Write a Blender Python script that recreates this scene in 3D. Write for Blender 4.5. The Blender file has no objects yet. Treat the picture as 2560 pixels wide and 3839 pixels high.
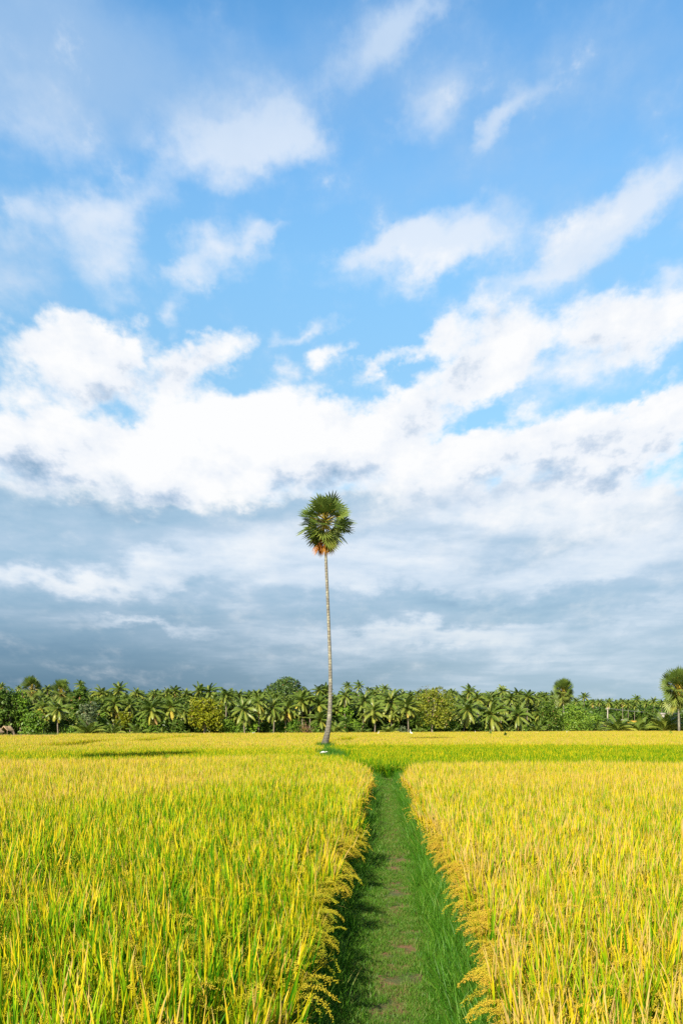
import bpy, math, random
import numpy as np
from mathutils import Vector
R = math.radians
sc = bpy.context.scene
COL = sc.collection

# ------------------------------------------------------------------ camera
F = 3732.0            # focal length in photo pixels (35 mm on a 36 mm tall frame)
HZ, CX = 2718.0, 1280.0   # horizon row, centre column of the photo
EYE = 2.35
cam = bpy.data.cameras.new("camera"); camo = bpy.data.objects.new("camera", cam); COL.objects.link(camo)
camo.location = (0, 0, EYE); camo.rotation_euler = (R(90), 0, 0)
cam.sensor_fit = 'VERTICAL'; cam.sensor_height = 36; cam.sensor_width = 24; cam.lens = 35
cam.shift_y = (HZ - 1919.5) / 3839.0
cam.clip_start = 0.1; cam.clip_end = 20000
sc.camera = camo

# ------------------------------------------------------------------ light
SUN_L = Vector((11.6, 27.6, -18.4)).normalized()      # the way sunlight travels
SUN_EL = math.asin(-SUN_L.z); SUN_AZ = math.atan2(-SUN_L.x, -SUN_L.y)
sun = bpy.data.lights.new("sun", 'SUN'); suno = bpy.data.objects.new("sun", sun); COL.objects.link(suno)
suno.rotation_euler = SUN_L.to_track_quat('-Z', 'Y').to_euler()
sun.energy = 5.0; sun.angle = R(0.5); sun.color = (1.0, 0.91, 0.76)
sc.view_settings.view_transform = 'Standard'; sc.view_settings.look = 'None'
EXPO = 0.62
sc.view_settings.exposure = EXPO; sc.view_settings.gamma = 1.0
cy = sc.cycles; cy.use_denoising = False
cy.max_bounces = 7; cy.diffuse_bounces = 3; cy.glossy_bounces = 2; cy.transmission_bounces = 4
cy.transparent_max_bounces = 8; cy.caustics_reflective = False; cy.caustics_refractive = False
SKY_STRENGTH = 0.1

# ------------------------------------------------------------------ node helper
class N:
    def __init__(s, nt): s.nt = nt
    def n(s, typ, **kw):
        nd = s.nt.nodes.new(typ)
        for k, v in kw.items(): setattr(nd, k, v)
        return nd
    def put(s, sock, v):
        if v is None: return
        if isinstance(v, bpy.types.NodeSocket): s.nt.links.new(v, sock)
        else: sock.default_value = v
    def math(s, op, a, b=None, c=None, clamp=False):
        nd = s.n('ShaderNodeMath', operation=op, use_clamp=clamp)
        s.put(nd.inputs[0], a); s.put(nd.inputs[1], b); s.put(nd.inputs[2], c)
        return nd.outputs[0]
    def vmath(s, op, a, b=None, scale=None):
        nd = s.n('ShaderNodeVectorMath', operation=op)
        s.put(nd.inputs[0], a); s.put(nd.inputs[1], b)
        if scale is not None: s.put(nd.inputs['Scale'], scale)
        return nd.outputs[0]
    def mix(s, f, a, b, blend='MIX'):
        nd = s.n('ShaderNodeMix', data_type='RGBA', blend_type=blend)
        s.put(nd.inputs[0], f); s.put(nd.inputs[6], a); s.put(nd.inputs[7], b)
        return nd.outputs[2]
    def ss(s, v, lo, hi):
        nd = s.n('ShaderNodeMapRange', interpolation_type='SMOOTHSTEP')
        s.put(nd.inputs[0], v); nd.inputs[1].default_value = lo; nd.inputs[2].default_value = hi
        return nd.outputs[0]
    def lin(s, v, lo, hi, a=0.0, b=1.0):
        nd = s.n('ShaderNodeMapRange')
        s.put(nd.inputs[0], v); nd.inputs[1].default_value = lo; nd.inputs[2].default_value = hi
        nd.inputs[3].default_value = a; nd.inputs[4].default_value = b
        return nd.outputs[0]
    def noise(s, vec, scale, detail=4, rough=.55, dist=0.0, lac=2.0, dims='3D'):
        nd = s.n('ShaderNodeTexNoise', noise_dimensions=dims)
        s.put(nd.inputs['Vector'], vec)
        nd.inputs['Scale'].default_value = scale; nd.inputs['Detail'].default_value = detail
        nd.inputs['Roughness'].default_value = rough; nd.inputs['Distortion'].default_value = dist
        nd.inputs['Lacunarity'].default_value = lac
        return nd
    def ramp(s, f, stops):
        nd = s.n('ShaderNodeValToRGB'); el = nd.color_ramp.elements
        while len(el) < len(stops): el.new(0.5)
        for e, (p, c) in zip(el, stops): e.position = p; e.color = (*c, 1)
        s.put(nd.inputs[0], f)
        return nd.outputs[0]
def srgb(r, g, b):
    def f(c):
        c /= 255.0
        return c / 12.92 if c <= .04045 else ((c + .055) / 1.055) ** 2.4
    return (f(r), f(g), f(b), 1.0)
def skyc(r, g, b, m=1.0):
    m = m / 2 ** EXPO; c = srgb(r, g, b); return (c[0] * m / SKY_STRENGTH, c[1] * m / SKY_STRENGTH, c[2] * m / SKY_STRENGTH, 1.0)

# ------------------------------------------------------------------ sky and its clouds (directions on the sky: azimuth, elevation)
def px_dir(px, py):
    dx, dz = (px - CX) / F, (HZ - py) / F
    az = math.atan(dx); return az, math.atan(dz * math.cos(az))
w = bpy.data.worlds.new("World"); sc.world = w; w.use_nodes = True
def build_sky():
    nt = w.node_tree; nt.nodes.clear(); g = N(nt)
    out = g.n('ShaderNodeOutputWorld'); bg = g.n('ShaderNodeBackground'); bg.inputs[1].default_value = SKY_STRENGTH
    nt.links.new(bg.outputs[0], out.inputs[0])
    sky = g.n('ShaderNodeTexSky', sky_type='NISHITA', sun_disc=False)
    sky.sun_elevation = SUN_EL; sky.sun_rotation = SUN_AZ; sky.air_density = 1.0; sky.dust_density = 0.6; sky.ozone_density = 2.0
    tc = g.n('ShaderNodeTexCoord'); d = tc.outputs['Generated']
    xyz = g.n('ShaderNodeSeparateXYZ'); nt.links.new(d, xyz.inputs[0])
    az = g.math('ARCTAN2', xyz.outputs[0], xyz.outputs[1]); el = g.math('ARCSINE', xyz.outputs[2])
    cmb = g.n('ShaderNodeCombineXYZ'); g.put(cmb.inputs[0], az); g.put(cmb.inputs[1], el); p0 = cmb.outputs[0]
    # coordinates on a cloud deck seen in perspective: flattening towards the horizon
    elc = g.math('ADD', g.math('MAXIMUM', el, 0.0), 0.16)
    cmb2 = g.n('ShaderNodeCombineXYZ')
    g.put(cmb2.inputs[0], g.math('DIVIDE', az, g.math('ADD', g.math('MULTIPLY', elc, 0.75), 0.25)))
    g.put(cmb2.inputs[1], g.math('LOGARITHM', elc, 2.718)); pd = cmb2.outputs[0]
    # warp
    nw = g.noise(pd, 5.0, 5, .55); wv = g.vmath('SUBTRACT', nw.outputs['Color'], (.5, .5, .5))
    sxy = g.vmath('MULTIPLY', wv, (.085, .065, 0))
    p1 = g.vmath('ADD', p0, sxy)
    nw2 = g.noise(pd, 18.0, 5, .6); wv2 = g.vmath('SUBTRACT', nw2.outputs['Color'], (.5, .5, .5))
    p2 = g.vmath('ADD', p1, g.vmath('MULTIPLY', wv2, (.06, .04, 0)))
    def blobs(p, tab, base=None):
        acc = base
        for (px, py, rx, ry, rot, wt) in tab:
            a, e = px_dir(px, py); a2, _ = px_dir(px + rx, py); _, e2 = px_dir(px, py - ry)
            m = g.n('ShaderNodeMapping', vector_type='TEXTURE'); g.put(m.inputs[0], p)
            m.inputs[1].default_value = (a, e, 0); m.inputs[2].default_value = (0, 0, R(rot))
            m.inputs[3].default_value = (max(abs(a2 - a), 1e-3), max(abs(e2 - e), 1e-3), 1)
            gr = g.n('ShaderNodeTexGradient', gradient_type='SPHERICAL'); g.put(gr.inputs[0], m.outputs[0])
            acc = g.math('MULTIPLY', gr.outputs['Fac'], wt) if acc is None else g.math('MULTIPLY_ADD', gr.outputs['Fac'], wt, acc)
        return acc
    nf = g.noise(pd, 8.0, 9, .6).outputs['Fac']
    nfine = g.noise(pd, 26.0, 7, .62).outputs['Fac']
    # ---- clear blue
    t = g.lin(el, 0.0, R(40))
    tint = g.ramp(t, [(p, tuple(v / 2 ** EXPO for v in c)) for p, c in SKY_TINT])
    base = g.mix(1.0, sky.outputs[0], tint, 'MULTIPLY')
    # ---- high soft clouds
    hi = blobs(p2, HIGH)
    hd = g.math('ADD', hi, g.math('MULTIPLY', g.math('SUBTRACT', nf, .5), 1.5))
    hd = g.math('ADD', hd, g.math('MULTIPLY', g.math('SUBTRACT', nfine, .5), .45))
    ha = g.math('MULTIPLY', g.ss(hd, -.04, 1.12), 0.92)
    hcol = g.ramp(g.lin(el, R(10), R(36)), [(0, skyc(250, 252, 255)[:3]), (.45, skyc(238, 245, 254)[:3]), (1, skyc(206, 225, 248)[:3])])
    c = g.mix(ha, base, hcol)
    # thin veil at the top corner and over the upper sky
    vd = g.math('ADD', blobs(p1, VEIL), g.math('MULTIPLY', g.math('SUBTRACT', nf, .5), .9))
    c = g.mix(g.math('MULTIPLY', g.ss(vd, 0.0, 0.9), .62), c, skyc(172, 203, 236))
    # ---- low grey deck
    low = g.ss(g.math('ADD', blobs(p2, DECK), g.math('MULTIPLY', g.math('SUBTRACT', nf, .5), .6)), .12, .42)
    cmb3 = g.n('ShaderNodeCombineXYZ')
    g.put(cmb3.inputs[0], g.math('MULTIPLY', az, 5.0)); g.put(cmb3.inputs[1], g.math('MULTIPLY', g.math('LOGARITHM', g.math('ADD', g.math('MAXIMUM', el, 0), .10), 2.718), 5.2))
    ns = g.noise(cmb3.outputs[0], 1.25, 8, .56, .35).outputs['Fac']
    ns2 = g.noise(cmb3.outputs[0], 3.6, 6, .55, .2).outputs['Fac']
    lv = g.math('ADD', g.lin(ns, .3, .72), g.math('MULTIPLY', g.math('SUBTRACT', ns2, .5), .8))
    lv = blobs(p2, LIGHTS, lv)
    dcol = g.ramp(g.math('MULTIPLY_ADD', lv, .5, .25), [(0, skyc(140, 176, 206)[:3]), (.28, skyc(164, 196, 221)[:3]), (.5, skyc(183, 207, 229)[:3]), (.72, skyc(212, 227, 243)[:3]), (1, skyc(240, 246, 252)[:3])])
    # rain-grey near the horizon, darker on one side
    hz = g.math('SUBTRACT', 1.0, g.ss(el, R(0), R(9.5)))
    hcol2 = g.mix(g.ss(az, R(-17), R(16)), skyc(82, 118, 144), skyc(166, 192, 208))
    ndk = g.math('MULTIPLY', hz, g.math('SUBTRACT', 1.0, g.math('MULTIPLY', g.lin(lv, .2, 1.2), .55)))
    dcol = g.mix(g.math('MULTIPLY', ndk, 1.0, clamp=True), dcol, hcol2)
    c = g.mix(g.math('MULTIPLY', low, .97), c, dcol)
    # ---- sunlit cumulus bank
    cu = blobs(p2, CUM)
    cd = g.math('ADD', cu, g.math('MULTIPLY', g.math('SUBTRACT', nf, .5), 1.75))
    cd = g.math('ADD', cd, g.math('MULTIPLY', g.math('SUBTRACT', nfine, .5), .6))
    lowm = g.math('SUBTRACT', 1.0, g.ss(el, R(10.5), R(16)))
    ca = g.math('ADD', g.math('MULTIPLY', g.ss(cd, .18, .86), g.math('SUBTRACT', 1.0, lowm)), g.math('MULTIPLY', g.ss(cd, -.05, 1.35), lowm))
    p2u = g.vmath('ADD', pd, (-.03, .05, 0))
    nfu = g.noise(p2u, 8.0, 7, .6).outputs['Fac']
    sh = g.math('MULTIPLY_ADD', g.math('SUBTRACT', nf, nfu), 2.1, .70)
    sh = g.math('ADD', sh, g.math('MULTIPLY', g.math('SUBTRACT', nfine, .5), .55))
    sh = blobs(p1, SHADE, sh)
    sh = g.math('ADD', sh, g.lin(cd, .2, .85, .55, 0.0))
    ccol = g.ramp(sh, [(0, skyc(150, 180, 208)[:3]), (.3, skyc(196, 213, 233)[:3]), (.6, skyc(240, 245, 252)[:3]), (1, skyc(253, 254, 255)[:3])])
    c = g.mix(ca, c, ccol)
    # ---- below the horizon: plain ground grey
    c = g.mix(g.ss(el, R(-1.5), R(-.4)), (0.6, 0.65, 0.5, 1), c)
    # ---- away from the view blue and cloud are darkened to cut fill light
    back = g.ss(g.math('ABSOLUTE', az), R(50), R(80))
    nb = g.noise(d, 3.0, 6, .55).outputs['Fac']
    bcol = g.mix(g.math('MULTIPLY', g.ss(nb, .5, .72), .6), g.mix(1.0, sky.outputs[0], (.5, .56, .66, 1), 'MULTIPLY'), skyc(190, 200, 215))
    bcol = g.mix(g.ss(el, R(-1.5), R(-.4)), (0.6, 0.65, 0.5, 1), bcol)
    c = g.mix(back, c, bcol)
    zen = g.ss(el, R(46), R(66))  # overhead sky dimmed as well, so less fill reaches the rice
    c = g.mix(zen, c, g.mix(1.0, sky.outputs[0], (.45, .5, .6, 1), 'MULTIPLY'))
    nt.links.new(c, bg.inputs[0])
    w.cycles.sampling_method = 'MANUAL'; w.cycles.sample_map_resolution = 512
SKY_TINT = [(0, (1.1, 1.2, 1.1)), (.3, (1.4, 1.7, 1.6)), (.485, (1.68, 2.1, 1.95)), (.617, (1.85, 2.5, 2.4)), (.72, (1.8, 2.6, 2.65)), (.863, (1.4, 2.45, 2.75)), (1, (1.2, 2.2, 2.5))]
# photo column, row, half width, half height, turn, weight
HIGH = [(880, 470, 400, 260, 12, 1.15), (1010, 510, 300, 150, 0, .6), (760, 600, 240, 160, 30, .5), (1150, 480, 200, 120, -18, .45),
        (1390, 160, 330, 180, 25, .95), (1560, 70, 300, 130, 30, .5),
        (1590, 400, 200, 170, 35, .8), (1890, 440, 190, 90, 30, .8), (1830, 520, 110, 90, 40, .45),
        (130, 500, 330, 220, 0, .62), (60, 330, 300, 260, 0, .3),
        (240, 840, 260, 160, 12, .85), (500, 800, 260, 150, 20, .75), (390, 1010, 200, 190, 10, .85), (40, 800, 130, 180, 0, .6),
        (820, 955, 190, 140, 20, 1.05), (700, 1080, 110, 80, 30, .7), (650, 1215, 80, 80, 60, .6), (980, 890, 150, 50, 18, .5),
        (1500, 920, 380, 110, 18, .85), (1780, 890, 340, 170, 14, 1.1), (1640, 980, 320, 120, 20, .75), (1420, 920, 260, 70, 14, .6), (2240, 850, 360, 170, 20, 1.05), (2440, 720, 320, 160, 18, .95), (2080, 1010, 400, 110, 14, .7),
        (2520, 1040, 170, 120, 10, .8),
        (1160, 1225, 170, 45, 18, .75), (1010, 1240, 60, 50, 0, .4), (1080, 1395, 60, 70, -50, .65), (60, 1050, 200, 160, 0, .5),
        (1900, 1180, 380, 200, 12, .6), (2250, 1250, 500, 210, 8, .6), (2470, 1180, 340, 180, 6, .5), (2150, 1420, 420, 110, 4, .75)]
VEIL = [(60, 150, 700, 620, 0, 1.0), (560, 330, 640, 380, 0, .55), (1150, 200, 700, 420, 0, .5), (1900, 330, 900, 620, 0, .42), (2500, 150, 600, 500, 0, .3), (100, 1000, 520, 330, 0, .45), (1700, 680, 800, 260, 0, .25), (2300, 1000, 700, 500, 0, .35)]
DECK = [(1280, 2600, 2800, 860, 0, 1.9), (300, 2080, 1300, 430, 0, 1.0), (1900, 2120, 1300, 430, 0, 1.0)]
LIGHTS = [(2000, 1900, 1200, 380, 0, .2), (1300, 2120, 900, 300, 0, .3), (300, 2165, 620, 90, 3, .75), (60, 2150, 350, 60, 0, .4), (900, 2080, 420, 150, 8, .55), (560, 2355, 340, 45, -3, 1.0), (1560, 2390, 700, 60, 2, .8), (1720, 2440, 500, 120, 4, .35), (2250, 2490, 500, 90, 0, .4), (1900, 2420, 700, 60, 2, .3), (1400, 2480, 600, 50, 2, .3), (2350, 2340, 500, 50, 3, .35), (700, 2420, 400, 40, 2, .25),
          (1500, 2150, 500, 110, 6, .5), (2000, 2170, 520, 90, 6, .45), (2300, 1950, 420, 240, 0, .5), (1900, 1950, 500, 160, 6, .35), (2450, 2270, 360, 70, 6, .45), (1350, 2060, 280, 90, 10, .4),
          (300, 2010, 800, 140, 0, -.45), (500, 1880, 800, 130, 4, -.4), (150, 2450, 1100, 260, 0, -.65), (700, 2280, 800, 90, 0, -.35), (1650, 2000, 700, 70, 6, -.35), (1900, 2270, 900, 80, 4, -.55), (2000, 2060, 600, 60, 5, -.35), (1450, 2270, 500, 60, 3, -.3), (1640, 2470, 240, 40, 4, -.45), (2100, 2480, 300, 70, 0, -.35), (1500, 1900, 400, 70, 4, -.3)]
CUM = [(1300, 1960, 700, 90, 3, .3), (1880, 1200, 360, 190, 12, .8), (2200, 1260, 480, 200, 8, .85), (2470, 1190, 360, 190, 6, .75), (1800, 1330, 300, 100, 12, .5), (2300, 1390, 420, 90, 4, .35), (1700, 960, 420, 130, 14, .45), (2200, 860, 380, 140, 20, .4), (350, 1260, 260, 130, 6, .8), (150, 1350, 420, 240, 0, .85), (430, 1400, 330, 170, 10, .7), (720, 1400, 280, 150, 22, .9), (800, 1330, 180, 90, 25, .45),
       (80, 1680, 480, 230, 6, 1.2), (420, 1700, 460, 200, 6, 1.25), (700, 1680, 440, 260, 10, 1.3), (1000, 1590, 340, 190, 8, 1.3), (1000, 1720, 420, 180, 4, 1.2), (760, 1850, 420, 110, 8, 1.05), (600, 1900, 220, 60, 0, .4),
       (1420, 1590, 340, 160, 6, 1.2), (1400, 1720, 520, 170, 4, 1.15), (1700, 1690, 340, 140, 6, .8), (1250, 1330, 150, 80, 24, .8), (1400, 1390, 170, 80, 16, .7), (1560, 1300, 210, 70, 18, .75),
       (1720, 1450, 330, 130, 14, 1.05), (1800, 1400, 160, 90, 0, .6), (1920, 1520, 140, 60, 8, .6), (2000, 1660, 420, 150, 4, 1.0), (2300, 1680, 420, 170, 8, 1.0), (2480, 1570, 320, 160, 26, 1.15), (2540, 1480, 160, 100, 30, .6), (2300, 1880, 600, 180, 2, .8), (1950, 1830, 600, 170, 2, .75), (1500, 1850, 500, 150, 2, .5), (2300, 2050, 500, 120, 2, .4), (300, 2170, 420, 70, 2, .42), (1000, 2090, 360, 110, 8, .35), (1750, 2110, 400, 80, 6, .3), (2450, 2150, 300, 70, 6, .3)]
SHADE = [(700, 1640, 650, 240, 8, .55), (1050, 1580, 400, 200, 0, .35), (800, 1850, 360, 90, 6, .5), (1400, 1580, 300, 120, 0, .3), (1500, 1650, 500, 100, 0, .15), (2500, 1530, 300, 90, 25, .4), (1800, 1420, 260, 90, 14, .25),
         (200, 1850, 700, 150, 0, -.5), (1120, 1800, 200, 60, 12, -.4), (1500, 1870, 700, 100, 4, -.2), (2480, 1700, 360, 100, 16, -.2), (2100, 1860, 700, 130, 0, -.15), (1900, 1240, 500, 160, 0, -.12), (2300, 1330, 500, 140, 0, -.25), (160, 1470, 400, 130, 0, -.25)]
build_sky()
#@@REST
# ------------------------------------------------------------------ mesh helpers
class MB:
    """collects quads and triangles with a colour per vertex"""
    def __init__(s): s.V = []; s.Q = []; s.T = []; s.C = []; s.n = 0
    def add(s, V, Q=None, T=None, C=(0, 0, 0)):
        V = np.asarray(V, float).reshape(-1, 3); C = np.asarray(C, float)
        if C.ndim == 1: C = np.tile(C, (len(V), 1))
        s.V.append(V); s.C.append(C)
        if Q is not None and len(Q): s.Q.append(np.asarray(Q, int).reshape(-1, 4) + s.n)
        if T is not None and len(T): s.T.append(np.asarray(T, int).reshape(-1, 3) + s.n)
        s.n += len(V)
    def mesh(s, name, mat=None, smooth=False):
        V = np.concatenate(s.V); C = np.concatenate(s.C)
        Q = np.concatenate(s.Q) if s.Q else np.zeros((0, 4), int)
        T = np.concatenate(s.T) if s.T else np.zeros((0, 3), int)
        me = bpy.data.meshes.new(name); me.vertices.add(len(V)); me.vertices.foreach_set('co', V.ravel())
        me.loops.add(Q.size + T.size); me.loops.foreach_set('vertex_index', np.concatenate([Q.ravel(), T.ravel()]).astype(np.int32))
        me.polygons.add(len(Q) + len(T))
        st = np.concatenate([np.arange(len(Q)) * 4, Q.size + np.arange(len(T)) * 3]).astype(np.int32)
        me.polygons.foreach_set('loop_start', st)
        at = me.attributes.new('Col', 'FLOAT_COLOR', 'POINT')
        at.data.foreach_set('color', np.concatenate([C, np.ones((len(C), 1))], 1).ravel().astype(np.float32))
        me.update(calc_edges=True); me.validate()
        if smooth: me.polygons.foreach_set('use_smooth', np.ones(len(me.polygons), bool))
        if mat: me.materials.append(mat)
        return me
    # --- shapes
    def strip(s, P, W, side, C, fold=0.0):
        """a leaf blade: centre line P, widths W, sideways direction(s), colour per row"""
        P = np.asarray(P, float); n = len(P); side = np.asarray(side, float)
        if side.ndim == 1: side = np.tile(side, (n, 1))
        W = np.asarray(W, float)[:, None] * .5
        V = np.empty((2 * n, 3)); V[0::2] = P - side * W; V[1::2] = P + side * W
        C = np.asarray(C, float)
        if C.ndim == 1: C = np.tile(C, (n, 1))
        i = np.arange(n - 1) * 2
        s.add(V, Q=np.stack([i, i + 1, i + 3, i + 2], 1), C=np.repeat(C, 2, 0))
    def tube(s, P, rad, seg=8, C=(0, 0, 0), cap=True):
        P = np.asarray(P, float); n = len(P); rad = np.broadcast_to(np.asarray(rad, float), (n,))
        tg = np.gradient(P, axis=0); tg /= np.linalg.norm(tg, axis=1)[:, None] + 1e-9
        ref = np.array([1., 0, 0]) if abs(tg[0][0]) < .9 else np.array([0, 1., 0])
        V = []
        for k in range(n):
            a = np.cross(tg[k], ref); a /= np.linalg.norm(a); b = np.cross(tg[k], a)
            th = np.arange(seg) / seg * 2 * math.pi
            V.append(P[k] + rad[k] * (np.cos(th)[:, None] * a + np.sin(th)[:, None] * b))
        V = np.concatenate(V); q = []
        for k in range(n - 1):
            for j in range(seg):
                q.append((k * seg + j, k * seg + (j + 1) % seg, (k + 1) * seg + (j + 1) % seg, (k + 1) * seg + j))
        t = []
        if cap:
            V = np.concatenate([V, P[:1], P[-1:]]); m = n * seg
            for j in range(seg):
                t.append((m, (j + 1) % seg, j)); t.append((m + 1, (n - 1) * seg + j, (n - 1) * seg + (j + 1) % seg))
        s.add(V, Q=q, T=t, C=C)
    def box(s, c, size, C=(0, 0, 0), rz=0.0):
        x, y, z = np.array(size) / 2.0
        V = np.array([(-x, -y, -z), (x, -y, -z), (x, y, -z), (-x, y, -z), (-x, -y, z), (x, -y, z), (x, y, z), (-x, y, z)])
        if rz:
            cr, sr = math.cos(rz), math.sin(rz); V = np.stack([V[:, 0] * cr - V[:, 1] * sr, V[:, 0] * sr + V[:, 1] * cr, V[:, 2]], 1)
        s.add(V + np.array(c), Q=[(0, 3, 2, 1), (4, 5, 6, 7), (0, 1, 5, 4), (1, 2, 6, 5), (2, 3, 7, 6), (3, 0, 4, 7)], C=C)
def link(name, me, parent=None, loc=(0, 0, 0)):
    o = bpy.data.objects.new(name, me); COL.objects.link(o); o.location = loc
    if parent: o.parent = parent
    return o
def empty(name, loc, label, cat, group=None):
    o = bpy.data.objects.new(name, None); COL.objects.link(o); o.location = loc; o.empty_display_size = .2
    o['label'] = label; o['category'] = cat
    if group: o['group'] = group
    return o
def tag(o, label, cat=None, kind=None, group=None):
    o['label'] = label
    if cat: o['category'] = cat
    if kind: o['kind'] = kind
    if group: o['group'] = group
    return o
def unit(v):
    v = np.asarray(v, float); return v / (np.linalg.norm(v) + 1e-12)
def wx(px, D): return (px - CX) / F * D
def wz(py, D): return EYE + (HZ - py) * D / F

# ------------------------------------------------------------------ materials
def mat_new(name):
    m = bpy.data.materials.new(name); m.use_nodes = True; m.node_tree.nodes.clear()
    return m, N(m.node_tree)
def mat_plain(name, col, rough=.8, bump=0.0, scale=20.0, var=.25):
    m, g = mat_new(name); out = g.n('ShaderNodeOutputMaterial'); b = g.n('ShaderNodeBsdfPrincipled')
    tc = g.n('ShaderNodeTexCoord'); nz = g.noise(tc.outputs['Object'], scale, 5, .6)
    c = g.mix(g.lin(nz.outputs['Fac'], .3, .7), tuple(x * (1 - var) for x in col[:3]) + (1,), tuple(min(1, x * (1 + var)) for x in col[:3]) + (1,))
    g.put(b.inputs['Base Color'], c); b.inputs['Roughness'].default_value = rough
    b.inputs['Specular IOR Level'].default_value = .25
    if bump:
        bp = g.n('ShaderNodeBump'); bp.inputs['Strength'].default_value = bump; bp.inputs['Distance'].default_value = .02
        g.put(bp.inputs['Height'], nz.outputs['Fac']); g.put(b.inputs['Normal'], bp.outputs[0])
    g.nt.links.new(b.outputs[0], out.inputs[0]); return m
def leaf_shader(g, col, trans=.35, gloss=.25, rough=.45, tcol=None):
    out = g.n('ShaderNodeOutputMaterial'); b = g.n('ShaderNodeBsdfPrincipled'); t = g.n('ShaderNodeBsdfTranslucent'); mx = g.n('ShaderNodeMixShader')
    g.put(b.inputs['Base Color'], col); b.inputs['Roughness'].default_value = rough; b.inputs['Specular IOR Level'].default_value = gloss
    g.put(t.inputs['Color'], tcol if tcol is not None else col); mx.inputs[0].default_value = trans
    g.nt.links.new(b.outputs[0], mx.inputs[1]); g.nt.links.new(t.outputs[0], mx.inputs[2]); g.nt.links.new(mx.outputs[0], out.inputs[0])
def vcol(g):
    a = g.n('ShaderNodeAttribute', attribute_name='Col'); sp = g.n('ShaderNodeSeparateColor'); g.nt.links.new(a.outputs['Color'], sp.inputs[0])
    return sp.outputs[0], sp.outputs[1], sp.outputs[2]
def inst(g, name):
    return g.n('ShaderNodeAttribute', attribute_name=name, attribute_type='INSTANCER').outputs['Fac']
GREEN = (0.045, 0.185, 0.003); LIME = (0.23, 0.42, 0.005); YEL = (0.62, 0.525, 0.007); GOLD = (0.70, 0.49, 0.018); STRAW = (0.6216, 0.4368, 0.126)
def mat_rice():
    # Col: r = place along the blade, g = random per blade, b = 0 blade / .5 stem / 1 grain
    m, g = mat_new('rice_plant'); r, v, b = vcol(g); ripe = inst(g, 'ripe')
    f = g.math('ADD', ripe, g.math('MULTIPLY', g.math('SUBTRACT', v, .5), 1.05))
    f = g.math('ADD', f, g.math('MULTIPLY', g.math('SUBTRACT', r, .58), .62), clamp=True)
    blade = g.ramp(f, [(0, GREEN), (.32, LIME), (.62, YEL), (.86, GOLD), (1, STRAW)])
    f2 = g.math('ADD', ripe, g.math('MULTIPLY', g.math('SUBTRACT', v, .5), .5), clamp=True)
    grain = g.ramp(f2, [(0, (.36, .45, .025)), (.4, (.62, .56, .035)), (.75, (.76, .56, .05)), (1, (.76, .48, .06))])
    c = g.mix(g.ss(b, .7, .8), blade, grain)
    leaf_shader(g, c, .22, .08, .5)
    return m
def mat_grass(name, stops, trans=.35):
    m, g = mat_new(name); r, v, b = vcol(g); k = inst(g, 'ripe')
    f = g.math('ADD', k, g.math('MULTIPLY', g.math('SUBTRACT', v, .5), .7))
    f = g.math('ADD', f, g.math('MULTIPLY', g.math('SUBTRACT', r, .5), .2), clamp=True)
    leaf_shader(g, g.ramp(f, stops), trans, .25, .45); return m
def mat_leaf(name, dark, mid, light, trans=.3, gloss=.3):
    # Col: r = random leaf tone, g = tone of its clump, b = turned leaf (dry)
    m, g = mat_new(name); r, v, b = vcol(g)
    oi = g.n('ShaderNodeObjectInfo').outputs['Random']
    f = g.math('ADD', g.math('MULTIPLY', r, .55), g.math('MULTIPLY', v, .45))
    f = g.math('ADD', f, g.math('MULTIPLY', g.math('SUBTRACT', oi, .5), .25), clamp=True)
    c = g.ramp(f, [(0, dark), (.5, mid), (1, light)])
    c = g.mix(b, c, (.34, .20, .07, 1))
    leaf_shader(g, c, trans, gloss, .42); return m
def mat_frond(name):
    # Col: r = random, g = age 0 young .. .6 yellowing .. 1 dead, b = midrib
    m, g = mat_new(name); r, v, b = vcol(g)
    oi = g.n('ShaderNodeObjectInfo').outputs['Random']
    f = g.math('ADD', v, g.math('MULTIPLY', g.math('SUBTRACT', r, .5), .16))
    f = g.math('ADD', f, g.math('MULTIPLY', g.math('SUBTRACT', oi, .5), .16), clamp=True)
    c = g.ramp(f, [(0, (0.1037, 0.1856, 0.0273)), (.3, (0.1856, 0.2621, 0.0382)), (.48, (0.3604, 0.3931, 0.0546)), (.66, (0.6334, 0.546, 0.0655)), (.8, (0.714, 0.4368, 0.0983)), (1, (0.5023, 0.2948, 0.1529))])
    c = g.mix(g.math('MULTIPLY', b, .7), c, (.36, .34, .06, 1))
    leaf_shader(g, c, .25, .45, .38); return m
def mat_fan(name):
    # Col: r = random, g = age, b = petiole
    m, g = mat_new(name); r, v, b = vcol(g)
    f = g.math('ADD', v, g.math('MULTIPLY', g.math('SUBTRACT', r, .5), .3), clamp=True)
    c = g.ramp(f, [(0, (0.0805, 0.138, 0.0207)), (.3, (0.161, 0.23, 0.0391)), (.55, (0.3105, 0.345, 0.0575)), (.72, (0.6325, 0.368, 0.0805)), (1, (0.6325, 0.253, 0.0517))])
    c = g.mix(b, c, (.46, .36, .05, 1))
    leaf_shader(g, c, .2, .4, .4); return m
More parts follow.
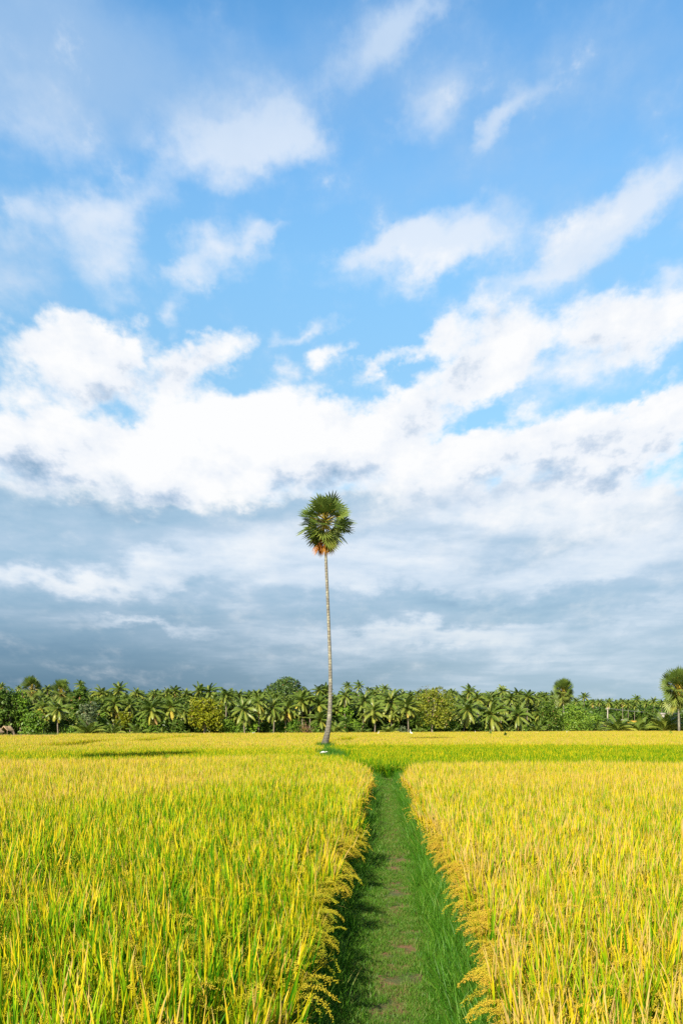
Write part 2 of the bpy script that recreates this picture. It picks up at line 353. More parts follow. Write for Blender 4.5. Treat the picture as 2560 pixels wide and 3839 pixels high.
def mat_bark(name, a, b2, ring=0.0, lich=None, scale=6.0, foot=0.0):
    m, g = mat_new(name); out = g.n('ShaderNodeOutputMaterial'); bs = g.n('ShaderNodeBsdfPrincipled'); bs.inputs['Roughness'].default_value = .9
    tc = g.n('ShaderNodeTexCoord'); o = tc.outputs['Object']
    st = g.vmath('MULTIPLY', o, (1, 1, .35)); nz = g.noise(st, scale, 6, .65).outputs['Fac']
    c = g.mix(g.lin(nz, .3, .7), (*a, 1), (*b2, 1)); h = nz
    if lich:
        n2 = g.noise(o, 2.2, 5, .7).outputs['Fac']; c = g.mix(g.math('MULTIPLY', g.ss(n2, .48, .62), .75), c, (*lich, 1))
    if ring:
        xyz = g.n('ShaderNodeSeparateXYZ'); g.put(xyz.inputs[0], o)
        rg = g.math('SINE', g.math('MULTIPLY', xyz.outputs[2], ring)); rg = g.ss(rg, .5, 1.0)
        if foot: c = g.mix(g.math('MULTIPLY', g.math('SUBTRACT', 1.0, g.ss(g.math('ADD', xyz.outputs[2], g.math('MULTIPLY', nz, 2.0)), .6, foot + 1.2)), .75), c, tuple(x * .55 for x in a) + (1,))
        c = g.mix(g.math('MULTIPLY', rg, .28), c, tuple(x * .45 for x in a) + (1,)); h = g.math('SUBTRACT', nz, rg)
    bp = g.n('ShaderNodeBump'); bp.inputs['Strength'].default_value = .6; bp.inputs['Distance'].default_value = .03; g.put(bp.inputs['Height'], h)
    g.put(bs.inputs['Normal'], bp.outputs[0]); g.put(bs.inputs['Base Color'], c); g.nt.links.new(bs.outputs[0], out.inputs[0]); return m
M = {}
M['rice'] = mat_rice()
M['grass'] = mat_grass('green_grass', [(0, (.04, .17, .010)), (.5, (.10, .28, .016)), (.8, (.22, .38, .04)), (1, (.45, .40, .12))])
M['turf'] = mat_grass('short_turf', [(0, (.06, .20, .012)), (.5, (.12, .29, .020)), (.8, (.22, .27, .06)), (1, (.30, .20, .09))])
M['wild'] = mat_grass('wild_grass', [(0, (0.099, 0.231, 0.033)), (.5, (0.231, 0.352, 0.055)), (.8, (0.396, 0.418, 0.099)), (1, (0.572, 0.462, 0.176))])
M['frond'] = mat_frond('coconut_frond'); M['fan'] = mat_fan('fan_leaf')
M['dark'] = mat_leaf('dark_leaf', (0.0438, 0.1, 0.0125), (0.1, 0.1812, 0.02), (0.2, 0.2937, 0.035))
M['mid'] = mat_leaf('green_leaf', (0.072, 0.168, 0.0144), (0.168, 0.3, 0.0264), (0.324, 0.456, 0.048))
M['bright'] = mat_leaf('bright_leaf', (0.11, 0.242, 0.0165), (0.231, 0.396, 0.0275), (0.396, 0.528, 0.055))
M['olive'] = mat_leaf('olive_leaf', (0.1035, 0.1495, 0.0172), (0.23, 0.276, 0.023), (0.437, 0.437, 0.0403))
M['yellowgreen'] = mat_leaf('yellow_green_leaf', (0.119, 0.1615, 0.0085), (0.2465, 0.2805, 0.0119), (0.408, 0.3995, 0.0213))
M['grey'] = mat_leaf('grey_green_leaf', (.06, .11, .04), (.16, .22, .09), (.34, .40, .2))
M['dome'] = mat_leaf('deep_green_leaf', (0.042, 0.09, 0.0192), (0.09, 0.162, 0.0336), (0.156, 0.228, 0.054))
M['coco_bark'] = mat_bark('coconut_bark', (0.1872, 0.144, 0.0936), (0.3168, 0.2664, 0.1944), 18.0)
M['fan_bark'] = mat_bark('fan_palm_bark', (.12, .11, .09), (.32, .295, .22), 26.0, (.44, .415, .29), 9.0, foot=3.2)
M['bark'] = mat_bark('tree_bark', (.16, .12, .08), (.34, .27, .19))
M['twig'] = mat_plain('dry_twig', (.25, .15, .09), .9)
M['white'] = mat_plain('white_plumage', (.82, .81, .78), .7, var=.04)
M['beak'] = mat_plain('yellow_beak', (.62, .42, .05), .5); M['birdleg'] = mat_plain('dark_leg', (.05, .045, .04), .6)
M['thatch'] = mat_plain('thatch', (.42, .30, .17), .95, .8, 14.0, .35); M['wood'] = mat_plain('weathered_wood', (.17, .125, .08), .9, .3, 10.0)
M['concrete'] = mat_plain('pale_concrete', (.42, .38, .31), .9, .2, 8.0, .12); M['wire'] = mat_plain('wire_metal', (.3, .3, .3), .5)
M['plaster'] = mat_plain('white_plaster', (.74, .72, .66), .9, .1, 3.0, .08); M['mustard'] = mat_plain('mustard_roof', (.70, .43, .05), .7, .2, 5.0, .12)
M['glassdark'] = mat_plain('dark_window', (.04, .045, .05), .2)

# ------------------------------------------------------------------ the ground and the path
def mat_ground():
    m, g = mat_new('field_soil'); out = g.n('ShaderNodeOutputMaterial'); b = g.n('ShaderNodeBsdfPrincipled'); b.inputs['Roughness'].default_value = .95
    geo = g.n('ShaderNodeNewGeometry'); p = geo.outputs['Position']
    n1 = g.noise(p, .35, 6, .6).outputs['Fac']; n2 = g.noise(p, 7.0, 5, .6).outputs['Fac']
    c = g.mix(g.ss(n1, .4, .6), (.10, .085, .04, 1), (.13, .14, .04, 1)); c = g.mix(g.lin(n2, .3, .7, 0, .6), c, (.20, .15, .08, 1))
    g.put(b.inputs['Base Color'], c); g.nt.links.new(b.outputs[0], out.inputs[0]); return m
def mat_path():
    m, g = mat_new('path_soil'); out = g.n('ShaderNodeOutputMaterial'); b = g.n('ShaderNodeBsdfPrincipled'); b.inputs['Roughness'].default_value = .95
    p = g.n('ShaderNodeNewGeometry').outputs['Position']
    n1 = g.noise(p, 2.2, 5, .6).outputs['Fac']; n2 = g.noise(p, 30.0, 5, .65).outputs['Fac']
    c = g.mix(g.ss(n1, .42, .58), (.085, .13, .025, 1), (.26, .13, .055, 1)); c = g.mix(g.lin(n2, .3, .75, 0, .55), c, (.12, .075, .035, 1))
    bp = g.n('ShaderNodeBump'); bp.inputs['Strength'].default_value = .7; bp.inputs['Distance'].default_value = .03; g.put(bp.inputs['Height'], n2)
    g.put(b.inputs['Normal'], bp.outputs[0]); g.put(b.inputs['Base Color'], c); g.nt.links.new(b.outputs[0], out.inputs[0]); return m
GZ = -0.10
b = MB(); b.add([(-6000, -300, GZ), (6000, -300, GZ), (6000, 9000, GZ), (-6000, 9000, GZ)], Q=[(0, 1, 2, 3)])
o = link('ground', b.mesh('ground', mat_ground())); tag(o, 'flat brown soil of the paddies below the rice', kind='structure')
XL_Y = [-4, 4.9, 8.1, 14.6, 28, 33, 44]; XL_X = [-.72, -.50, -.39, -.03, .62, .86, 1.4]; XR_X = [.50, .87, 1.25, 1.58, 2.08, 2.28, 2.72]
def xL(y): return float(np.interp(y, XL_Y, XL_X)) + .05 * math.sin(y * .9) + .035 * math.sin(y * 2.3 + 1)
def xR(y): return float(np.interp(y, XL_Y, XR_X)) + .04 * math.sin(y * 1.1 + 2) + .03 * math.sin(y * 2.9)
rng = np.random.default_rng(5)
b = MB(); ys = np.concatenate([np.arange(-4, 44, .25)]); V = []; nx = 9
for y in ys:
    l, r = xL(y) - .12, xR(y) + .12
    for k in range(nx):
        u = k / (nx - 1); x = l + (r - l) * u
        z = -.01 - .10 * max(0, abs(u - .48) - .3) ** 1.0 / .2 + .018 * math.sin(x * 9 + y * 3) * math.sin(y * 5.3) - .02 * math.exp(-((u - .48) / .13) ** 2)
        V.append((x, y, max(z, -.13)))
Q = [(i * nx + k, i * nx + k + 1, (i + 1) * nx + k + 1, (i + 1) * nx + k) for i in range(len(ys) - 1) for k in range(nx - 1)]
b.add(V, Q=Q); o = link('path', b.mesh('path', mat_path(), True)); tag(o, 'trodden earth path between the two near rice fields', kind='structure')

# bund with the mound and the lone palm on it, running on from the end of the path
BUND = [(1.7, 42.5), (1.2, 46), (.3, 53), (-.55, 61), (-.85, 66), (-1.2, 78), (-1.45, 88), (-1.0, 97), (-.4, 105), (1.0, 118)]
def bund_x(y): return float(np.interp(y, [p[1] for p in BUND], [p[0] for p in BUND]))
def mounds(x, y):
    return .42 * math.exp(-((x + 1.46) / 1.3) ** 2 - ((y - 88.3) / 2.2) ** 2) + .36 * math.exp(-((x + .85) / 1.0) ** 2 - ((y - 66.5) / 1.8) ** 2)
b = MB(); ys = np.arange(42, 118, .5); V = []; nx = 9
for y in ys:
    c = bund_x(y)
    for k in range(nx):
        t = (k / (nx - 1) - .5) * 2; x = c + t * 1.6
        z = -.115 + .22 * max(0, 1 - abs(t) * 1.7) + mounds(x, y)
        V.append((x, y, z))
Q = [(i * nx + k, i * nx + k + 1, (i + 1) * nx + k + 1, (i + 1) * nx + k) for i in range(len(ys) - 1) for k in range(nx - 1)]
b.add(V, Q=Q); o = link('terrain', b.mesh('terrain', mat_path(), True)); tag(o, 'low earth bund with mounds leading to the lone palm', kind='structure')

# ------------------------------------------------------------------ scatter: one object, copies of small plants over its points
def scatter(name, pts, rot, scl, var, ripe, protos, label, category='grass'):
    me = bpy.data.meshes.new(name); n = len(pts)
    me.vertices.add(n); me.vertices.foreach_set('co', np.asarray(pts, np.float32).ravel())
    a = me.attributes.new('rot', 'FLOAT_VECTOR', 'POINT'); a.data.foreach_set('vector', np.asarray(rot, np.float32).ravel())
    a = me.attributes.new('scl', 'FLOAT', 'POINT'); a.data.foreach_set('value', np.asarray(scl, np.float32))
    a = me.attributes.new('ripe', 'FLOAT', 'POINT'); a.data.foreach_set('value', np.asarray(ripe, np.float32))
    a = me.attributes.new('var', 'INT', 'POINT'); a.data.foreach_set('value', np.asarray(var, np.int32))
    o = link(name, me); tag(o, label, category, 'stuff')
    ng = bpy.data.node_groups.new(name, 'GeometryNodeTree')
    ng.interface.new_socket('Geometry', in_out='INPUT', socket_type='NodeSocketGeometry'); ng.interface.new_socket('Geometry', in_out='OUTPUT', socket_type='NodeSocketGeometry')
    gi = ng.nodes.new('NodeGroupInput'); go = ng.nodes.new('NodeGroupOutput'); jn = ng.nodes.new('GeometryNodeJoinGeometry')
    def attr(nm, ty):
        nd = ng.nodes.new('GeometryNodeInputNamedAttribute'); nd.data_type = ty; nd.inputs['Name'].default_value = nm
        return nd.outputs['Attribute']
    ar, as_, av = attr('rot', 'FLOAT_VECTOR'), attr('scl', 'FLOAT'), attr('var', 'INT')
    for k, po in enumerate(protos):
        oi = ng.nodes.new('GeometryNodeObjectInfo'); oi.inputs['Object'].default_value = po
        cp = ng.nodes.new('FunctionNodeCompare'); cp.data_type = 'INT'; cp.operation = 'EQUAL'
        ng.links.new(av, cp.inputs[2]); cp.inputs[3].default_value = k
        ip = ng.nodes.new('GeometryNodeInstanceOnPoints')
        ng.links.new(gi.outputs[0], ip.inputs['Points']); ng.links.new(cp.outputs[0], ip.inputs['Selection'])
        ng.links.new(oi.outputs['Geometry'], ip.inputs['Instance'])
        ng.links.new(ar, ip.inputs['Rotation']); ng.links.new(as_, ip.inputs['Scale'])
        ng.links.new(ip.outputs[0], jn.inputs[0])
    ng.links.new(jn.outputs[0], go.inputs[0])
    md = o.modifiers.new('scatter', 'NODES'); md.node_group = ng
    return o
def proto(name, mb, mat, smooth=False): return bpy.data.objects.new(name, mb.mesh(name, mat, smooth))     # kept out of the scene: only its copies are placed

# ------------------------------------------------------------------ rice plants
def blade(b, rg, base, az, inc, L, w, nseg, droop, kind=0.0, rnd=None, twist=0.0):
    d = np.array([math.cos(az), math.sin(az), 0]); side = np.array([-math.sin(az), math.cos(az), 0])
    t = np.linspace(0, 1, nseg + 1); ang = inc + droop * t ** 2
    dl = L / nseg; P = [np.array(base, float)]
    for k in range(nseg):
        a = (ang[k] + ang[k + 1]) / 2; P.append(P[-1] + dl * (d * math.sin(a) + np.array([0, 0, 1]) * math.cos(a)))
    W = w * np.where(t < .35, .75 + .25 * t / .35, np.clip((1 - t) / .65, 0.02, 1) ** .75)
    if twist: side = unit(side * math.cos(twist) + d * math.sin(twist))
    rr = rg.random() if rnd is None else rnd
    b.strip(P, W, side, np.stack([t, np.full_like(t, rr), np.full_like(t, kind)], 1))
def grain_chain(b, P, size, thick, rnd, rg, jitter=.003, kind=1.0):
    """spindle grains along a polyline"""
    for i in range(len(P) - 1):
        a = P[i]; d = P[i + 1] - P[i]; d = unit(d + rg.normal(0, .16, 3)); u = unit(np.cross(d, (.3, .8, .1))); v = np.cross(d, u)
        c = a + rg.normal(0, jitter, 3); m = c + d * size * .45; tip = c + d * size; h = thick / 2
        b.add([c, m + u * h, m + v * h, m - u * h, m - v * h, tip], T=[(0, 2, 1), (0, 3, 2), (0, 4, 3), (0, 1, 4), (5, 1, 2), (5, 2, 3), (5, 3, 4), (5, 4, 1)], C=(.5, rnd, kind))
def panicle(b, rg, base, az, L, lod):
    d = np.array([math.cos(az), math.sin(az), 0]); n = 12; t = np.linspace(0, 1, n + 1)
    ang = .2 + rg.uniform(1.9, 2.55) * t ** .75; P = [np.array(base, float)]
    for k in range(n): P.append(P[-1] + L / n * (d * math.sin(ang[k]) + np.array([0, 0, 1]) * math.cos(ang[k])))
    P = np.array(P); rnd = rg.random()
    if lod == 0:
        b.strip(P, np.full(n + 1, .0022), (-d[1], d[0], 0), np.stack([t, np.full_like(t, rnd), np.full_like(t, .5)], 1))
        for k in range(2, n + 1):
            for sgn in ((-1, 1) if k % 2 else (1,)):
                br = L * rg.uniform(.20, .32) * (1.1 - .5 * t[k]); m = max(3, int(br / .0065))
                dirn = unit(P[k] - P[k - 1] + np.array([-d[1], d[0], 0]) * sgn * rg.uniform(.0, .11) * np.linalg.norm(P[k] - P[k - 1]) * 6 + rg.normal(0, .004, 3))
                Q = [P[k]]
                for j in range(m):
                    dirn = unit(dirn + np.array([0, 0, -.05])); Q.append(Q[-1] + dirn * br / m)
                grain_chain(b, np.array(Q), 0.017, .0048, min(1, max(0, rnd + rg.normal(0, .10))), rg, .0012)
    else:
        m = 16 if lod == 1 else 7
        idx = np.linspace(2, n, m)
        Q = np.array([[np.interp(i, np.arange(n + 1), P[:, c]) for c in range(3)] for i in idx]) + rg.normal(0, .006, (m, 3))
        grain_chain(b, Q, .030 if lod == 1 else .055, .011 if lod == 1 else .016, rnd if lod == 1 else .4 + .3 * rnd, rg, .004, 1.0 if lod == 1 else 0.0)
def hill(rg, lod, edge=False):
    """one rice plant: a tuft of stems, blades and hanging ears; edge plants lean over along +x"""
    b = MB(); nt = (11, 11, 15)[lod]; spread = (.05, .06, .17)[lod]; wk = (1.0, 1.25, 1.9)[lod]; ns = (6, 4, 3)[lod]
    for i in range(nt):
        a0 = rg.uniform(0, 2 * math.pi); rr = spread * math.sqrt(rg.random()); bx, by = rr * math.cos(a0), rr * math.sin(a0)
        lean = rg.uniform(.03, .16); la = rg.normal(0, .7) if edge else a0 + rg.normal(0, .6)
        if edge: lean += .08
        H = rg.uniform(.66, .80); top = np.array([bx + math.sin(lean) * H * math.cos(la), by + math.sin(lean) * H * math.sin(la), math.cos(lean) * H])
        if lod < 2 or rg.random() < .5:
            az = rg.uniform(0, 6.28); t = np.array([0, .5, 1.0]); P = np.array([(bx, by, 0), (bx * .5 + top[0] * .5, by * .5 + top[1] * .5, H * .5), top])
            b.strip(P, np.array([.006, .005, .004]) * wk, (math.cos(az), math.sin(az), 0), np.stack([t * .4, np.full(3, rg.random()), np.full(3, .5)], 1))
        # flag leaf, nearly upright
        for q in range((2 + (i % 3 == 0), 2, 1)[lod]):
            blade(b, rg, top - (0, 0, rg.uniform(.02, .14)), la + rg.normal(0, 1.2), rg.uniform(.02, .24), rg.uniform(.24, .42), .0135 * wk, ns, rg.uniform(.0, .45), twist=rg.uniform(-1.2, 1.2))
        # lower leaves, arching
        for q in range((2, 1, 1)[lod]):
            f = rg.uniform(.45, .8); s0 = np.array([bx, by, 0]) * (1 - f) + top * f
            blade(b, rg, s0, a0 + rg.normal(0, 1.0), rg.uniform(.2, .55), rg.uniform(.28, .42), .011 * wk, ns, rg.uniform(.4, 1.3), rnd=min(1, rg.random() * .9 + .1))
        if rg.random() < (.55 if not edge else .58):
            pa = rg.normal(0, .6) if edge else la + rg.normal(0, .8)
            panicle(b, rg, top + (0, 0, rg.uniform(-.10, .03)), pa, rg.uniform(.20, .27) * (1.2 if edge else 1), lod)
    if edge:   # straw-dry lower leaves hanging out over the edge
        for q in range(5):
            blade(b, rg, (rg.uniform(0, .05), rg.normal(0, .05), rg.uniform(.25, .55)), rg.normal(0, .6), rg.uniform(.6, 1.2), rg.uniform(.2, .34), .010 * wk, ns, rg.uniform(.8, 1.8), rnd=1.0)
    return b
rg = np.random.default_rng(11)
P_RICE = [proto('rice_hill', hill(rg, 0), M['rice'], True) for _ in range(9)] + [proto('rice_hill', hill(rg, 0, True), M['rice'], True) for _ in range(6)] \
    + [proto('rice_hill', hill(rg, 1), M['rice'], True) for _ in range(6)] + [proto('rice_hill', hill(rg, 1, True), M['rice'], True) for _ in range(4)] + [proto('rice_hill', hill(rg, 2), M['rice'], True) for _ in range(6)]
V_NEAR, V_EDGE, V_MID, V_MEDGE, V_FAR = (0, 9), (9, 15), (15, 21), (21, 25), (25, 31)

# smooth value noise for patchiness
class Noise2:
    def __init__(s, seed, n=64): s.g = np.random.default_rng(seed).random((n, n)); s.n = n
    def __call__(s, x, y):
        x = np.asarray(x, float); y = np.asarray(y, float); xi = np.floor(x).astype(int); yi = np.floor(y).astype(int); fx = x - xi; fy = y - yi
        fx = fx * fx * (3 - 2 * fx); fy = fy * fy * (3 - 2 * fy); n = s.n; g = s.g
        a = g[xi % n, yi % n]; b_ = g[(xi + 1) % n, yi % n]; c = g[xi % n, (yi + 1) % n]; d = g[(xi + 1) % n, (yi + 1) % n]
        return (a * (1 - fx) + b_ * fx) * (1 - fy) + (c * (1 - fx) + d * fx) * fy
NA, NB, NC = Noise2(1), Noise2(2), Noise2(3)
def patch(x, y, s): return .6 * NA(x / s, y / s) + .3 * NB(x / s * 2.1, y / s * 2.1) + .1 * NC(x / s * 4.3, y / s * 4.3)
def grid_pts(y0, y1, cell, rg, k=.40, m=2.2):
    """jittered planting grid inside the wedge the photo can see, plus a margin"""
    out = []
    for y in np.arange(y0, y1, cell):
        hw = abs(y) * k + m; xs = np.arange(-hw, hw, cell)
        out.append(np.stack([xs + rg.uniform(-.38, .38, len(xs)) * cell, y + rg.uniform(-.38, .38, len(xs)) * cell], 1))
    return np.concatenate(out)
vxL, vxR, vB = np.vectorize(xL), np.vectorize(xR), np.vectorize(bund_x)
def left_back(x): return np.interp(x, [-40, -20, -10, -2.5, -.5, .6, 1.0], [42.5, 42, 42.5, 49, 46, 38, 33])
def right_back(x): return np.interp(x, [1.5, 2.2, 3.2, 20, 40], [30, 35.6, 38.8, 39.4, 40])
def field_edge_far(x, y):
    return np.interp(x / y * F + CX, [-400, 0, 960, 1280, 1600, 1940, 2220, 2900], [158, 160, 175, 185, 196, 215, 232, 238])
def seg_dist(x, y, pl):
    d = np.full(len(x), 1e9)
    for (ax, ay), (bx, by) in zip(pl[:-1], pl[1:]):
        vx, vy = bx - ax, by - ay; t = np.clip(((x - ax) * vx + (y - ay) * vy) / (vx * vx + vy * vy), 0, 1)
        d = np.minimum(d, np.hypot(x - ax - t * vx, y - ay - t * vy))
    return d
GAPS = [([(-22.6, 80.5), (-24, 90), (-25.6, 109)], 1.9), ([(-20.5, 98), (-21.5, 122)], 2.0), ([(-20.6, 128), (-20.9, 142)], 2.0),
        ([(-.4, 100), (1.2, 124)], 1.3), ([(4.6, 133), (4.9, 141)], 1.4), ([(18, 113), (19.6, 119), (40, 128), (75, 140)], .9), ([(18.4, 114), (19.8, 118)], 1.3), ([(45, 145), (75, 158)], .6)]
def gap_mask(x, y):
    ok = np.ones(len(x), bool)
    for pl, hw in GAPS: ok &= seg_dist(x, y, pl) > hw
    db = np.abs(x - vB(y)); wid = np.where((y > 79) & (y < 92), 1.0, np.where((y > 53) & (y < 69), 1.15, .36))
    ok &= ~((y > 53) & (y < 118) & (db < wid))
    return ok
def field(name, label, P, ripe, hgt, rg, lodsplit=(11, 48), edge_side=0):
    x, y = P[:, 0], P[:, 1]; n = len(P); D = np.hypot(x, y)
    rot = np.zeros((n, 3)); rot[:, 2] = rg.uniform(0, 6.283, n); lx, ly = (patch(x * 1.0 + 20, y, 1.3) - .5) * .55, (patch(x, y + 40, 1.6) - .5) * .5; rot[:, 0] = rg.normal(0, .07, n) + lx; rot[:, 1] = rg.normal(0, .07, n) + ly
    var = np.where(D < lodsplit[0], rg.integers(*V_NEAR, n), np.where(D < lodsplit[1], rg.integers(*V_MID, n), rg.integers(*V_FAR, n)))
    scl = hgt * rg.uniform(.90, 1.09, n) * (1 + .16 * (patch(x + 11, y + 5, 1.1) - .5))
    if edge_side:
        e = (x - vxL(y) if edge_side > 0 else vxR(y) - x); near = e > -.28
        if edge_side > 0: near |= (y - left_back(x)) > -.3
        ed = np.where(D < 16, rg.integers(*V_EDGE, n), rg.integers(*V_MEDGE, n))
        var = np.where(near & (D < 60), ed, var); dirn = 0.0 if edge_side > 0 else math.pi
        rot[:, 2] = np.where(near, dirn + rg.normal(0, .45, n), rot[:, 2]); scl = np.where(near, scl * rg.uniform(.90, 1.06, n), scl)
        ripe = np.where(near, ripe + .08, ripe)
    pts = np.stack([x, y, np.full(n, GZ)], 1)
    return scatter(name, pts, rot, scl, var, np.clip(ripe, 0, 1), P_RICE, label, 'rice field')
def build_rice():
    rg = np.random.default_rng(21)
    # the two near fields
    Pn = grid_pts(.8, 52, .195, rg)
    x, y = Pn[:, 0], Pn[:, 1]
    keep = (x < vxL(y) - .03) & (y < left_back(x))
    P = Pn[keep]; x, y = P[:, 0], P[:, 1]
    rp = .29 + .48 * (patch(x, y, 4.5) - .5) + .30 * np.clip((y - 7) / 22, 0, 1) + .10 * np.clip((-x - 2) / 6, 0, 1) - .12 * np.exp(-((x + 1.6) / 1.8) ** 2) * np.clip((y - 9) / 8, 0, 1)
    field('rice_field', 'near rice field of green and yellow blades, on the shaded side of the path', P, rp + rg.normal(0, .06, len(P)), .98, rg, edge_side=1)
    keep = (Pn[:, 0] > vxR(Pn[:, 1]) + .03) & (Pn[:, 1] < right_back(Pn[:, 0]))
    P = Pn[keep]; x, y = P[:, 0], P[:, 1]
    rp = .56 + .36 * (patch(x + 50, y, 4.0) - .5) + .12 * np.clip((y - 7) / 18, 0, 1) - .12 * np.clip((x - 2.5) / 4, 0, 1) * np.clip((14 - y) / 8, 0, 1)
    field('rice_field', 'near golden rice field, ripest along the sunlit edge of the path', P, rp + rg.normal(0, .06, len(P)), .98, rg, edge_side=-1)
    # the greener middle fields, on either side of the bund
    Pm = grid_pts(36, 82, .27, rg, .40, 4)
    x, y = Pm[:, 0], Pm[:, 1]; ok = gap_mask(x, y)
    far_line = 79 + 2.2 * np.sin(x * .12) + 1.0 * np.sin(x * .5 + 1) + rg.normal(0, .5, len(x))
    kl = ok & (y > left_back(x) + .9) & (x < np.where(y < 53, -1.0, vB(y))) & (y < far_line)
    P = Pm[kl]; rp = .20 + .30 * (patch(P[:, 0] + 9, P[:, 1], 7) - .5) + .30 * np.clip((P[:, 1] - 58) / 18, 0, 1) + .10 * np.clip((-P[:, 0] - 8) / 10, 0, 1)
    field('rice_field', 'greener strip of rice behind the near field, crossed by a palm shadow', P, rp + rg.normal(0, .05, len(P)), .86, rg)
    kr = ok & (y > np.where(x < 2.6, 42.3, right_back(x) + .9)) & (x > np.where(y < 53, -.95, vB(y))) & (y > left_back(x) + .9) & (y < far_line)
    P = Pm[kr]; rp = .12 + .26 * (patch(P[:, 0] + 70, P[:, 1], 7) - .5) + .12 * np.clip((P[:, 1] - 70) / 10, 0, 1)
    field('rice_field', 'wide light green rice field closing off the end of the path', P, rp + rg.normal(0, .05, len(P)), .86, rg)
    # the far golden fields
    Pf = np.concatenate([grid_pts(78, 125, .36, rg, .41, 6), grid_pts(125, 242, .55, rg, .41, 6)])
    x, y = Pf[:, 0], Pf[:, 1]; ok = gap_mask(x, y) & (y >= 79.3 + 2.2 * np.sin(x * .12) + 1.0 * np.sin(x * .5 + 1)) & (y < field_edge_far(x, y))
    straw = (x / y * F + CX < 225) & (y > 132)
    side = x < np.where(y < 118, vB(y), 1.0 + (y - 118) * .06)
    for sel, lab in ((ok & side & ~straw, 'far golden rice field stretching towards the thatched huts'), (ok & ~side, 'far golden rice field where the white egrets stand')):
        P = Pf[sel]; rp = .62 + .22 * (patch(P[:, 0] * .35 + 3, P[:, 1] * .9, 7) - .5) 
        field('rice_field', lab, P, rp + rg.normal(0, .05, len(P)), np.where(P[:, 1] > 125, 1.08, .98), rg)
    P = grid_pts(132, 165, .5, rg, .45, 6); x, y = P[:, 0], P[:, 1]
    P = P[(x / y * F + CX < 222 - 20 * np.sin(y)) & (y < 160)]
    n = len(P); rot = np.zeros((n, 3)); rot[:, 2] = rg.uniform(0, 6.28, n)
    scatter('dry_grass', np.stack([P[:, 0], P[:, 1], np.full(n, GZ)], 1), rot, rg.uniform(.7, 1.0, n), rg.integers(*V_FAR, n), np.full(n, 1.0), P_RICE, 'strip of dry straw-coloured stubble in front of the huts', 'dry grass')
build_rice()

# ------------------------------------------------------------------ grass of the path and the bunds
def tuft(rg, nb, r, h0, h1, w, ns=3, droop=(.3, 1.4)):
    b = MB()
    for i in range(nb):
        a = rg.uniform(0, 6.28); q = r * math.sqrt(rg.random())
        blade(b, rg, (q * math.cos(a), q * math.sin(a), 0), rg.uniform(0, 6.28), rg.uniform(.05, .6), rg.uniform(h0, h1), w, ns, rg.uniform(*droop), twist=rg.uniform(-1, 1))
    return b
rg = np.random.default_rng(31)
P_TURF = [proto('turf_tuft', tuft(rg, 30, .06, .02, .06, .0042, 2), M['turf']) for _ in range(6)]
P_GRASS = [proto('grass_tuft', tuft(rg, 20, .07, .18, .42, .008, 4, (.2, 1.0)), M['grass']) for _ in range(6)] + [proto('grass_tuft', tuft(rg, 20, .07, .07, .2, .006, 4, (.5, 1.8)), M['grass']) for _ in range(5)]
P_WILD = [proto('wild_tuft', tuft(rg, 40, .5, .5, 1.3, .05, 3, (.2, 1.1)), M['wild']) for _ in range(6)]
